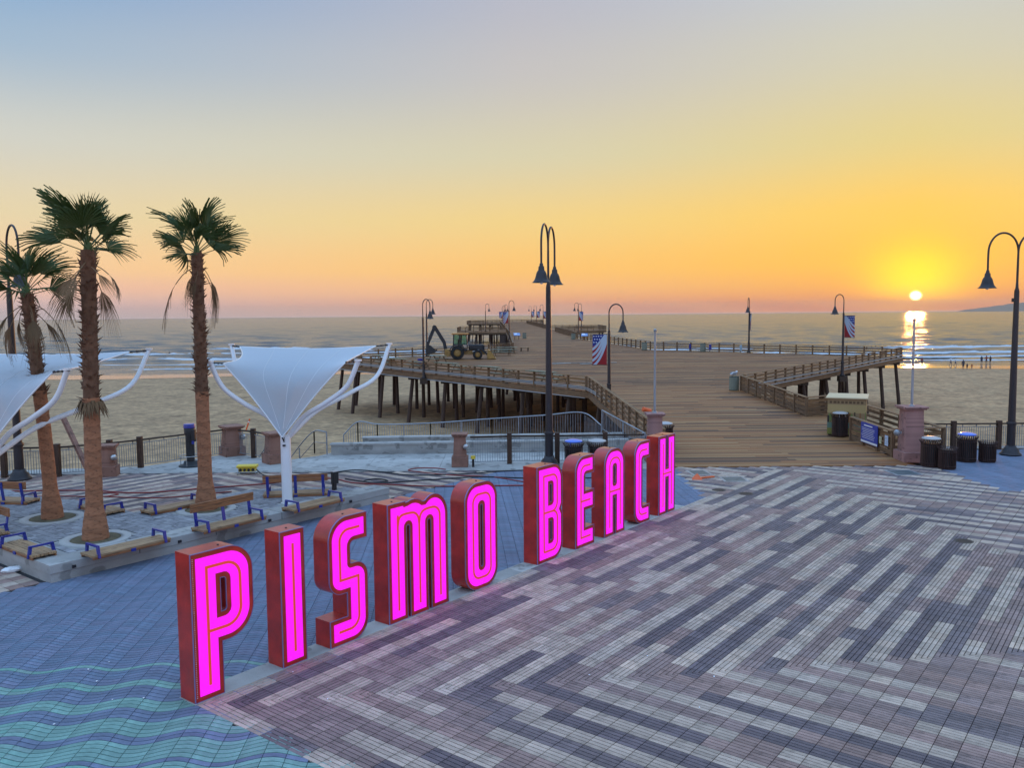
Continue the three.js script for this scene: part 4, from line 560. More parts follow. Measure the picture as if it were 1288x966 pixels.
  const cover = (label, x, z) => { const o = thing('manhole_cover', label, 'manhole', [x, 0.001, z], 0, 'round iron covers in the paving'); part(o, 'rim', lathe([[0.2, 0], [0.2, 0.006], [0.24, 0.006], [0.24, 0]], 28), mat.black); part(o, 'lid', cyl(0.196, 0.196, 0.005, 0, 0, 0, 28), M(0.05, 0.035, 0.03, 0.6, { metalness: 0.5, map: tSpeck })); };
  cover('round iron cover beside the wide framed cover', 7.23, -29.2); cover('round iron cover in the open chevron paving by the blue corner', 8.0, -28.57); cover('round iron cover on the mitred line of the far chevrons', 12.15, -22.33);
  const r = RNG(77); for (let k = 0; k < 16; k++) { const x = [-6.8, -6.2, -5.6, 1.3, 4.2, 6.4, -2.6, 8.8, 3.1][k % 9] + (r() - 0.5) * 3.5, z = -12 - r() * (k % 2 ? 3 : 11); const g = new THREE.IcosahedronGeometry(0.011 + 0.009 * r(), 0); g.scale(1.4, 0.35, 1); const m = solo('paper_scrap', g, mat.white, 'tiny white scrap of litter lying on the paving', 'litter', 'scraps of litter on the paving'); m.position.set(x, 0.009, z); m.rotation.y = r() * 3; }
  const tap = thing('red_funnel', 'red plastic barrier foot lying behind letter H', 'barrier foot', [6.9, 0.003, -31.2], 0.6); part(tap, 'foot', new THREE.ConeGeometry(0.26, 0.22, 4, 1).translate(0, 0.11, 0), mat.orange); part(tap, 'strap', bar(V(0.1, 0.03, 0), V(0.75, 0.03, 0.15), 0.1, 0.04), mat.orange);
  const bag = thing('plastic_bag', 'crumpled clear plastic bag lying left of the terrace corner', 'bag', [-12.35, 0.0, -20.35], 0.5); const bgm = new THREE.IcosahedronGeometry(0.16, 2), bp = bgm.attributes.position; for (let i = 0; i < bp.count; i++) { const h = 0.7 + 0.6 * fbm(bp.getX(i) * 20 + 9, bp.getZ(i) * 20 + bp.getY(i) * 9, 2); bp.setXYZ(i, bp.getX(i) * h * 1.5, Math.max(0, bp.getY(i) * h * 0.5 + 0.05), bp.getZ(i) * h * 0.8); } bgm.computeVertexNormals(); part(bag, 'film', bgm, mat.white);
}
// ---------------------------------------------------------------- beach, sea, headland
const SEA = -5.4;
const shore = x => 178 + 0.03 * x + 3 * Math.sin(x * 0.03 + 1) + 2 * Math.sin(x * 0.11);
const sandY = (x, d) => { const s = d - (shore(x) - 178); let y = s < 60 ? mix(-3.7, -3.95, (s - 30) / 30) : s < 140 ? mix(-3.95, -4.5, (s - 60) / 80) : s < 178 ? mix(-4.5, SEA, (s - 140) / 38) : SEA - (s - 178) * 0.02; const dry = 1 - smooth(145, 165, s); return y + dry * (0.22 * (fbm(x * 0.05 + 7, d * 0.07, 3) - 0.5) + 0.1 * (fbm(x * 0.9, d * 0.9, 3) - 0.5)); };
{
  const P = [], I = [], UV = []; const NX = 300, ND = 260; let row = 0;
  for (let i = 0; i <= ND; i++) { const d = 33 + Math.pow(i / ND, 1.25) * 187; for (let k = 0; k <= NX; k++) { const x = (k / NX - 0.5) * 2 * (0.8 * d + 30); P.push(x, sandY(x, d), -d); UV.push(x, d); } row++; }
  for (let i = 0; i < row - 1; i++) for (let k = 0; k < NX; k++) { const a = i * (NX + 1) + k, b = a + NX + 1; I.push(a, a + 1, b, a + 1, b + 1, b); }
  const g = new THREE.BufferGeometry(); g.setAttribute('position', new THREE.Float32BufferAttribute(P, 3)); g.setAttribute('uv', new THREE.Float32BufferAttribute(UV, 2)); g.setIndex(I); g.computeVertexNormals();
  const tSand = tex(1024, (x, y) => { const b = fbm(x * 6, y * 6, 5, 6), f = 0.6 * fbm(x * 60, y * 60, 3, 60) + 0.4 * fbm(x * 26 + 5, y * 26, 3, 26), k = smooth(0.6, 0.72, fbm(x * 10 + 2, y * 10, 4, 10)); const v = 0.88 + 0.12 * (b - 0.5) + 0.55 * (f - 0.5) - 0.1 * k; return [v, v * 0.99, v * 0.97]; });
  const bSand = tex(512, (x, y) => 0.6 * fbm(x * 40, y * 40, 3, 40) + 0.4 * Math.abs(fbm(x * 14, y * 14, 3, 14) - 0.5) * 2, false);
  struct('beach_sand', g, M(0.57, 0.36, 0.19, 0.95, { map: rep(tSand, 1 / 22), bumpMap: rep(bSand, 1 / 5), bumpScale: 0.09 }));
  // wet sand: a smooth film-covered band with an uneven upper edge
  const P2 = [], I2 = [], UV2 = []; const N2 = 400, R2 = 16; for (let i = 0; i <= R2; i++) for (let k = 0; k <= N2; k++) { const x = (k / N2 - 0.5) * 420, d0 = shore(x) - 15 + 3.5 * (fbm(x * 0.06 + 3, 1, 4) - 0.5) * 2, d = mix(d0, shore(x) + 14, i / R2); P2.push(x, Math.max(sandY(x, d), sandY(x, d)) + 0.035, -d); UV2.push(x, d); } for (let i = 0; i < R2; i++) for (let k = 0; k < N2; k++) { const a = i * (N2 + 1) + k, b = a + N2 + 1; I2.push(a, a + 1, b, a + 1, b + 1, b); }
  const g2 = new THREE.BufferGeometry(); g2.setAttribute('position', new THREE.Float32BufferAttribute(P2, 3)); g2.setAttribute('uv', new THREE.Float32BufferAttribute(UV2, 2)); g2.setIndex(I2); g2.computeVertexNormals(); struct('wet_sand', g2, MP(0.13, 0.1, 0.07, 0.12, { ior: 1.45, bumpMap: rep(bNoise, 1 / 9), bumpScale: 0.012 }));
}
{ // sea: displaced sheet, finer near the shore
  const P = [], I = [], UV = []; const NX = 420, ND = 420; const r = RNG(12), W = []; for (let k = 0; k < 26; k++) { const L = 5 * Math.pow(1.17, k); const a = (r() - 0.5) * 1.5; W.push([2 * Math.PI / L * Math.sin(a), 2 * Math.PI / L * Math.cos(a), L < 22 ? 0.0078 * L : 0.17 * Math.exp(-(L - 22) / 20), r() * 6.28, L]); }
  for (let i = 0; i <= ND; i++) { const f = i / ND, d = 168 * Math.pow(16000 / 168, Math.pow(f, 1.35)), dn = 168 * Math.pow(16000 / 168, Math.pow((i + 1) / ND, 1.35)) - d; for (let k = 0; k <= NX; k++) { const x = (k / NX - 0.5) * 2 * 0.82 * d; let y = 0; for (const w of W) { const fade = clamp((w[4] / (dn * 2.2)) - 0.3) * clamp((w[4] / (1.64 * d / NX * 2.2)) - 0.3); if (fade > 0) { const s = Math.sin(w[0] * x + w[1] * d + w[3] + 1.2 * Math.sin(x * 0.011 + w[3] * 3)); y += fade * w[2] * (s + 0.25 * (1 - Math.abs(s))); } } const sh = smooth(0, 60, d - shore(x)); P.push(x, SEA + y * (0.25 + 0.75 * sh), -d); UV.push(x, d); } }
  for (let i = 0; i < ND; i++) for (let k = 0; k < NX; k++) { const a = i * (NX + 1) + k, b = a + NX + 1; I.push(a, a + 1, b, a + 1, b + 1, b); }
  const g = new THREE.BufferGeometry(); g.setAttribute('position', new THREE.Float32BufferAttribute(P, 3)); g.setAttribute('uv', new THREE.Float32BufferAttribute(UV, 2)); g.setIndex(I); g.computeVertexNormals();
  const bSea = tex(512, (x, y) => fbm(x * 8, y * 16, 5, 8), false);
  struct('sea_water', g, MP(0.042, 0.052, 0.064, 0.22, { ior: 1.33, bumpMap: rep(bSea, 1 / 14, 1 / 14), bumpScale: 0.25 }));
  // breaking waves: long low ridges of foam
  const foam = M(0.58, 0.6, 0.62, 0.9, { bumpMap: rep(bNoise, 0.4), bumpScale: 0.1 });
  const breakers = [[262, 4.2, 0.6, 0.26], [230, 2.8, 0.4, 0.3], [208, 2.2, 0.28, 0.24], [191, 1.8, 0.18, 0.22], [305, 2.0, 0.5, 0.5]];
  breakers.forEach(([d0, wd, ht, gate], n) => { const P = [], I = []; const N = 900; const span = d0 * 1.5; for (let k = 0; k <= N; k++) { const x = (k / N - 0.5) * span, on = smooth(gate, gate + 0.12, fbm(x * 0.022 + n * 31, n * 7.7, 4)), d = d0 + (shore(x) - 178) * 0.6 + 5 * (fbm(x * 0.02 + n, 3, 3) - 0.5) * 2, w = on * wd * (0.5 + fbm(x * 0.3, n, 3)), h = on * ht * (0.35 + fbm(x * 0.5, n + 5, 3)); const y = SEA + 0.26; for (let q = 0; q < 6; q++) { const a = q / 5, yy = [-0.5, 0.35, 1, 0.8, 0.25, -0.5][q] * h + (hash(k, q, n) - 0.5) * 0.12 * h; P.push(x, y + yy - (on < 0.05 ? 0.8 : 0), -(d + (a - 0.3) * w)); } } for (let k = 0; k < N; k++) for (let q = 0; q < 5; q++) { const a = k * 6 + q, b = a + 6; I.push(a, b, a + 1, b, b + 1, a + 1); } const g = new THREE.BufferGeometry(); g.setAttribute('position', new THREE.Float32BufferAttribute(P, 3)); g.setAttribute('uv', new THREE.Float32BufferAttribute(P.flatMap((v, i) => i % 3 === 0 ? [v, P[i + 2]] : []), 2)); g.setIndex(I); g.computeVertexNormals(); const m = struct('surf_foam', g, foam); stuff(m); });
  // headland across the bay
  const hp = [], hi = []; const N = 120; const prof = u => 26 * smooth(0, 0.12, u) + 80 * smooth(0.05, 0.55, u) + 90 * smooth(0.35, 1.2, u) + 26 * (fbm(u * 9, 2, 4) - 0.5) * smooth(0, 0.2, u); for (let k = 0; k <= N; k++) { const u = k / N * 1.8, x = 5790 + u * 1500, z = -10400 + u * 300; const h = prof(u); for (let q = 0; q < 5; q++) { const a = q / 4; hp.push(x, SEA - 2 + h * Math.sin(a * Math.PI / 2), z - a * 700 + 120 * (fbm(u * 14, a * 3, 3) - 0.5)); } } for (let k = 0; k < N; k++) for (let q = 0; q < 4; q++) { const a = k * 5 + q, b = a + 5; hi.push(a, b, a + 1, b, b + 1, a + 1); } const hg = new THREE.BufferGeometry(); hg.setAttribute('position', new THREE.Float32BufferAttribute(hp, 3)); hg.setIndex(hi); hg.computeVertexNormals(); struct('headland', hg, M(0.2, 0.16, 0.1, 0.95));
}
// marker posts standing in the sand
{ const post = (label, x, z, lean = 0) => { const o = thing('beach_marker', label, 'marker post', [x, sandY(x, -z) - 0.03, z], 0, 'orange marker posts on the sand'); part(o, 'post', bar(V(0, 0, 0), V(lean, 1.15, 0), 0.11, 0.11), mat.orange); part(o, 'band', bar(V(lean * 0.72, 0.82, 0), V(lean * 0.82, 0.93, 0), 0.12, 0.12), mat.white); };
  post('orange marker post on the sand between two palm trunks', -32.0, -64.5); post('orange marker post on the sand right of a palm trunk', -23.7, -64); post('leaning orange marker post on the sand beside the shade sail', -24.2, -76, 0.4); post('orange marker post on the sand behind the bins', 32.5, -69); post('orange marker post on the sand beyond the printed box', 27, -71); }
// ---------------------------------------------------------------- people on the beach
{
  const H = 1.75;
  function body(pose, cloth) { // one continuous surface from tapered bones
    const J = pose, bones = []; const B = (a, b, ra, rb, c) => bones.push([V(...a), V(...b), ra, rb, c]);
    B([0, 0.98, 0], [0, 1.42, 0], 0.145, 0.165, 1); B([-0.13, 1.42, 0], [0.13, 1.42, 0], 0.075, 0.075, 1); B([0, 1.45, 0], [0, 1.56, 0.01], 0.055, 0.052, 0); B([0, 1.6, 0.015], [0, 1.68, 0.01], 0.088, 0.095, 3);
    for (const s of [-1, 1]) { const k = s < 0 ? 0 : 1; const hip = [s * 0.09, 0.95, 0], knee = [s * 0.1 + 0, 0.5, J.knee[k]], foot = [s * 0.11, 0.07, J.foot[k]]; B(hip, knee, 0.09, 0.062, 2); B(knee, foot, 0.058, 0.038, 0); B(foot, [foot[0], 0.04, foot[2] + 0.16], 0.042, 0.03, 0); const sh = [s * 0.19, 1.4, 0], el = [s * (0.25 + J.out[k]), 1.12, J.elbow[k]], ha = [s * (0.26 + J.out[k] * 1.3), 0.86 + J.lift[k], J.hand[k]]; B(sh, el, 0.052, 0.042, 1); B(el, ha, 0.04, 0.03, 0); B(ha, [ha[0], ha[1] - 0.09, ha[2] + 0.02], 0.032, 0.022, 0); }
    const N = 56, mc = new MarchingCubes(N, new THREE.MeshBasicMaterial(), false, false, 60000); const size = 1.9, half = size / 2; mc.isolation = 0; const p = V(0, 0, 0), ab = V(0, 0, 0), ap = V(0, 0, 0);
    const dist = (q) => { let d = 1e9, c = 0, bd = 1e9; for (const b of bones) { ab.subVectors(b[1], b[0]); ap.subVectors(q, b[0]); const t = clamp(ap.dot(ab) / ab.dot(ab)); const e = ap.addScaledVector(ab, -t).length() - mix(b[2], b[3], t); if (e < bd) { bd = e; c = b[4]; } const k = 0.045, h = clamp(0.5 + 0.5 * (d - e) / k); d = mix(d, e, h) - k * h * (1 - h); } return [d, c]; };
    for (let z = 0; z < N; z++) for (let y = 0; y < N; y++) for (let x = 0; x < N; x++) { p.set((x - N / 2) / (N / 2) * half, (y - N / 2) / (N / 2) * half + half - 0.05, (z - N / 2) / (N / 2) * half); mc.field[x + y * N + z * N * N] = -dist(p)[0]; }
    mc.update(); const n = mc.count ?? mc.geometry.drawRange.count; const pos = new Float32Array(n * 3), nor = new Float32Array(n * 3), col = new Float32Array(n * 3);
    for (let i = 0; i < n; i++) { pos[3 * i] = mc.positionArray[3 * i] * half; pos[3 * i + 1] = mc.positionArray[3 * i + 1] * half + half - 0.05; pos[3 * i + 2] = mc.positionArray[3 * i + 2] * half; for (let k = 0; k < 3; k++) nor[3 * i + k] = mc.normalArray[3 * i + k]; p.set(pos[3 * i], pos[3 * i + 1], pos[3 * i + 2]); let c = dist(p)[1]; if (c === 3 && p.z > 0.06 && p.y < 1.7) c = 0; const q = cloth[c]; col.set(q, 3 * i); }
    const g = new THREE.BufferGeometry(); g.setAttribute('position', new THREE.BufferAttribute(pos, 3)); g.setAttribute('normal', new THREE.BufferAttribute(nor, 3)); g.setAttribute('color', new THREE.BufferAttribute(col, 3)); return g;
  }
  const stand = { knee: [0.02, 0.03], foot: [0, 0.02], elbow: [-0.02, -0.02], hand: [0.04, 0.03], out: [0, 0], lift: [0, 0] }, walk = { knee: [0.14, -0.02], foot: [0.2, -0.28], elbow: [-0.12, 0.06], hand: [-0.14, 0.2], out: [0, 0], lift: [0.02, 0.05] }, wave = { knee: [0.02, 0.02], foot: [0.02, -0.02], elbow: [0.02, 0.02], hand: [0.12, 0.1], out: [0.12, 0.06], lift: [0.3, 0.05] };
  const skin = [0.36, 0.2, 0.14], hair = [0.03, 0.02, 0.015], m = M(1, 1, 1, 0.8, { vertexColors: true });
  const mk = (pose, top, legs) => body(pose, [skin, top, legs, hair]);
  const G = [mk(stand, [0.05, 0.05, 0.07], [0.04, 0.05, 0.09]), mk(walk, [0.75, 0.72, 0.7], [0.08, 0.09, 0.14]), mk(wave, [0.3, 0.06, 0.05], [0.05, 0.05, 0.06]), mk(stand, [0.08, 0.05, 0.05], [0.02, 0.02, 0.02])];
  const who = (i, x, z, turn, sc, label, group, y) => { const o = solo('person', G[i], m, label, 'person', group); o.position.set(x, (y ?? Math.max(sandY(x, -z), SEA - 0.05)) + 0.0, z); o.rotation.y = turn; o.scale.setScalar(sc); return o; };
  const at = (px, z) => px * -z / 1060;
  who(2, at(516, -181), -181, 0.4, 1.0, 'person in a red top standing at the water edge below the sun', 'people at the water edge'); who(1, at(552, -179), -179, 1.6, 1.02, 'person in a pale shirt walking along the wet sand in a pair', 'people at the water edge'); who(1, at(558, -178.5), -178.5, 1.4, 0.95, 'shorter person in a pale shirt walking in a pair', 'people at the water edge');
  who(0, at(591, -184), -184, 2.6, 1.0, 'dark clothed person of three standing in the shallow water, arms down', 'people at the water edge'); who(2, at(597, -184), -184, 2.9, 1.03, 'person in a red top of three standing in the shallow water', 'people at the water edge'); who(3, at(602, -184.5), -184.5, 3.3, 0.98, 'dark clothed person of three at the end of the group in the water', 'people at the water edge');
  who(0, at(568, -160), -160, 3.0, 1.05, 'adult in dark clothes standing on the dry sand with two children', 'family on the sand'); who(3, at(573, -160), -160, 3.2, 0.66, 'taller child standing beside the adult on the sand', 'family on the sand'); who(2, at(579, -160), -160, 2.9, 0.6, 'small child in red standing on the sand', 'family on the sand');
  for (const [px, z] of [[446, -262], [452, -266], [457, -270], [392, -240], [461, -236], [-430, -268]]) who(3, at(px, z), z, 1, 1, 'swimmer standing waist deep in the waves', 'swimmers in the waves', SEA - 0.95);
}
// ---------------------------------------------------------------- the wooden pier
const DK = [[0, 0], [34, 0], [110, 1.37], [160, 2.1], [400, 3.0]];
const deckY = d => { for (let i = 0; i < DK.length - 1; i++) if (d <= DK[i + 1][0]) return mix(DK[i][1], DK[i + 1][1], (d - DK[i][0]) / (DK[i + 1][0] - DK[i][0])); return 3; };
const DECK = [[6.6, -33.72], [16.1, -33.72], [16.1, -36.2], [18.8, -36.2], [18.8, -48.8], [16.8, -47.9], [16.8, -62], [43.7, -94.3], [29.3, -104.4], [18.3, -112.2], [15.4, -127.5], [11.4, -147.5], [10.1, -196], [22.8, -204], [22.8, -222], [9.6, -222], [6.0, -335], [13, -342], [13, -372], [4.6, -392], [-5.6, -392], [-18, -372], [-18, -342], [-4.4, -335], [-1.8, -222], [-12.8, -212], [-12.8, -200], [-1.2, -196], [-0.3, -150], [0.2, -111.5], [-4.4, -106], [-17.8, -99.2], [-19.6, -92.5], [5.7, -62]];
{
  const pier = thing('pier', 'long weathered wooden pier running out over the beach into the sea', 'pier');
  const wide = (z) => { const xs = []; for (let i = 0, j = DECK.length - 1; i < DECK.length; j = i++) { const [xi, zi] = DECK[i], [xj, zj] = DECK[j]; if ((zi > z) !== (zj > z)) xs.push((xj - xi) * (z - zi) / (zj - zi) + xi); } return xs.sort((a, b) => a - b); };
  const r = RNG(404), unit = shiftUV(box(1, 0.06, 0.275), 0, 0); unit.translate(0, -0.06, 0); const planks = [];
  for (let d = 33.87; d < 391.5; d += d < 120 ? 0.29 : 0.58) { const xs = wide(-d), w = d < 120 ? 1 : 2.02; for (let k = 0; k + 1 < xs.length; k += 2) { let x = xs[k]; while (x < xs[k + 1] - 0.05) { let L = Math.min(3 + r() * 3.6, xs[k + 1] - x); if (xs[k + 1] - x - L < 0.8) L = xs[k + 1] - x; planks.push([x + L / 2, d, L - 0.008, w, r()]); x += L; } } }
  const tDeck = tex(512, (x, y) => { const g = fbm(x * 5, y * 26, 4, 5), k = fbm(x * 4 + 9, y * 4, 3, 4); const v = 0.86 + 0.42 * (g - 0.5) + 0.2 * (k - 0.5); return [v * 1.03, v, v * 0.95]; });
  const tone = k => { const q = [[0.42, 0.186, 0.064], [0.31, 0.135, 0.05], [0.46, 0.245, 0.1], [0.4, 0.158, 0.047], [0.15, 0.069, 0.031], [0.43, 0.2, 0.072]][k % 6]; return q; };
  const dm = [0, 1, 2, 3, 4, 5].map(k => M(...tone(k), 0.7, { map: rep(tDeck, 0.6, 1), bumpMap: rep(tDeck, 0.6, 1), bumpScale: 0.006 }));
  let n = 0; const rest = []; const tilt = d => Math.atan((deckY(d + 0.1) - deckY(d - 0.1)) / 0.2);
  planks.sort((a, b) => a[1] - b[1]);
  for (const p of planks) { const y = deckY(p[1]) + (hash(Math.round(p[1] * 100), Math.round(p[0] * 10)) - 0.5) * 0.014; if (n < 300 && p[1] > 33) { n++; const m = part(pier, 'plank', unit, dm[Math.floor(p[4] * 6)]); m.position.set(p[0], y, -p[1]); m.scale.set(p[2], 1, p[3]); m.rotation.x = tilt(p[1]); } else rest.push([p, y]); }
  const im = new THREE.InstancedMesh(unit, M(1, 1, 1, 0.72, { map: rep(tDeck, 0.6, 1), bumpMap: rep(tDeck, 0.6, 1), bumpScale: 0.006 }), rest.length), m4 = new THREE.Matrix4(), q4 = new THREE.Quaternion();
  rest.forEach(([p, y], i) => { q4.setFromAxisAngle(V(1, 0, 0), tilt(p[1])); m4.compose(V(p[0], y, -p[1]), q4, V(p[2], 1, p[3])); im.setMatrixAt(i, m4); const c = tone(Math.floor(p[4] * 6)), b = (0.8 + 0.3 * hash(i, 2)) * (0.62 + 0.66 * hash(Math.round(p[1] * 3.448), 77)); im.setColorAt(i, lin(c[0] * b, c[1] * b, c[2] * b)); }); im.name = 'decking'; stuff(im); pier.add(im);
  // edge beams below the boards
  for (let i = 0; i < DECK.length; i++) { const a = DECK[i], b = DECK[(i + 1) % DECK.length]; if (Math.hypot(b[0] - a[0], b[1] - a[1]) < 0.3 || i === 0) continue; const L = Math.hypot(b[0] - a[0], b[1] - a[1]), n = Math.max(1, Math.ceil(L / 12)); for (let k = 0; k < n; k++) { const P = t => { const x = mix(a[0], b[0], t), z = mix(a[1], b[1], t); return V(x, deckY(-z) - 0.28, z); }; part(pier, 'edge_beam', bar(P(k / n), P((k + 1) / n), 0.16, 0.42), mat.woodGrey); } }
  // joists seen from the side, pile bents and their caps
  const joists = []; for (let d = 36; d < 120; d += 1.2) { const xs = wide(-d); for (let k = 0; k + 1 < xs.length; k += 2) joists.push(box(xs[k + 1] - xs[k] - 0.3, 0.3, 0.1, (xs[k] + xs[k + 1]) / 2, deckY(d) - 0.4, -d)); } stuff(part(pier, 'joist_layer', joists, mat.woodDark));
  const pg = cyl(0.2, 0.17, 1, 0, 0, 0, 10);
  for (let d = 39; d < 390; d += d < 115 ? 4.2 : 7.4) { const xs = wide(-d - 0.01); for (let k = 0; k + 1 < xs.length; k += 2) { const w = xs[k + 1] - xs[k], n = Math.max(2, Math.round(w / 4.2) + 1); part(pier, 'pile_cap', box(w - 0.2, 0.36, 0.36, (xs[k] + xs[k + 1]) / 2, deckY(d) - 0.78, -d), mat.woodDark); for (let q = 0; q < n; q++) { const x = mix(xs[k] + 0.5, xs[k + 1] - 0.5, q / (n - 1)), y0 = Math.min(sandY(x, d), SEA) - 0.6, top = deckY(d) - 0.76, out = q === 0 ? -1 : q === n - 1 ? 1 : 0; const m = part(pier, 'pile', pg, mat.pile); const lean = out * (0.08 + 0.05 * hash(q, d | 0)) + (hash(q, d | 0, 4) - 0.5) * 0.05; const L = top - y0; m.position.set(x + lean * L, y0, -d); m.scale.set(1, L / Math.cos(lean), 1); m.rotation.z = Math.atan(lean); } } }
  // wooden railings
  const postG = box(0.15, 1.12, 0.15, 0, -0.05, 0);
  const rail = (label, pts, o2 = {}) => { const t = thing('pier_railing', label, 'railing', [0, 0, 0], 0, 'wooden railings of the pier'); const sp = o2.sp || 2.0, far = [], m = o2.m || mat.woodGrey; for (let i = 0; i < pts.length - 1; i++) { const a = pts[i], b = pts[i + 1], L = Math.hypot(b[0] - a[0], b[1] - a[1]), n = Math.max(1, Math.round(L / sp)); const P = (k, h) => { const t = k / n, x = mix(a[0], b[0], t), z = mix(a[1], b[1], t); return V(x, deckY(-z) + h, z); };
    for (let k = 0; k <= n; k++) { if (k === n && i < pts.length - 2) continue; const p = P(k, 0); if (o2.far) far.push(box(0.15, 1.1, 0.15, p.x, p.y, p.z)); else { const q = part(t, 'post', postG, m); q.position.copy(p); q.rotation.y = Math.atan2(-(b[1] - a[1]), b[0] - a[0]); } }
    const boards = o2.solid ? [0.16, 0.4, 0.64, 0.88] : [0.3, 0.58, 0.86]; const step = o2.far ? 4 : 2; for (let k = 0; k < n; k += step) { const e = Math.min(n, k + step), f = 0.06 / L * n; for (const h of boards) { const g = bar(P(k, h), P(e - (e < n ? f * 0.2 : 0), h), 0.05, o2.solid ? 0.19 : 0.14); if (o2.far) far.push(g); else part(t, 'rail_board', g, (k + Math.round(h * 10)) % 3 ? m : mat.wood); } const g = bar(P(k, 1.1), P(e, 1.1), 0.22, 0.05); if (o2.far) far.push(g); else part(t, 'top_rail', g, mat.wood); } }
    if (far.length) stuff(part(t, 'railing_run', far, m)); return t; };
  rail('wooden ramp railing climbing behind the flagpole pedestal to the pier', [[6.6, -36.6], [5.7, -61.8]], { sp: 2.1 });
  rail('wooden railing along the near edge of the pier platform above the dark piles', [[5.5, -62.2], [-19.4, -92.4]]);
  rail('wooden railing along the back corner of the platform beyond the digger', [[-19.5, -92.9], [-17.7, -99], [-4.4, -105.9], [0.1, -111.2]]);
  rail('solid boarded railing with the blue notice beside the pink pedestal', [[16.15, -35.5], [16.15, -39.9]], { solid: 1, sp: 1.45 });
  rail('boarded railing of the recess behind the printed box', [[16.3, -36.1], [18.7, -36.3], [18.7, -48.6]], { sp: 2 });
  rail('boarded railing with a gull perched at its end', [[18.6, -48.8], [16.8, -47.9], [16.8, -61.6]], { solid: 1, sp: 1.9 });
  rail('wooden railing along the near edge of the platform above the beach', [[17.2, -62.3], [43.5, -94.1]]);
  rail('wooden railing along the seaward edge of the platform under the sunset', [[43.6, -94.6], [29.3, -104.3], [18.4, -112], [15.5, -127.4], [11.5, -147.4]]);
  rail('distant wooden railing on the sunset side of the long pier', [[11.4, -147.8], [10.1, -196], [22.8, -204], [22.8, -222], [9.6, -222], [6.0, -335], [13, -342], [13, -372], [4.6, -392]], { far: 1 });
  rail('distant wooden railing on the palm side of the long pier', [[0.2, -111.8], [-0.3, -150], [-1.2, -196], [-12.8, -200], [-12.8, -212], [-1.8, -222], [-4.4, -335], [-18, -342], [-18, -372], [-5.6, -392], [4.5, -392]], { far: 1 });
  // conduits hung along the two near edges
  const pipe = (label, pts, hs) => { const t = thing('conduit', label, 'conduit', [0, 0, 0], 0, 'pale pipes clipped to the pier edge'); for (const h of hs) part(t, 'pipe', tube(pts.map(p => V(p[0], deckY(-p[1]) + h, p[1])), 0.045, pts.length * 12, 6), mat.galv); };
  pipe('pale double pipes clipped along the pier edge beside the ramp', [[6.3, -52], [5.4, -61.9], [5.2, -62.4], [-7, -77], [-19.5, -92.2]], [0.3, 0.18]); pipe('pale pipe along the bottom beam above the dark piles', [[5.4, -62.3], [-19.6, -92.3]].flatMap((p, i, q) => i ? [p] : [p, [-7, -77.05]]), [-0.52]); pipe('pale pipes clipped along the platform edge above the beach', [[17.4, -62.1], [30.2, -77.4], [43.8, -93.9]], [0.32, 0.02]);
}
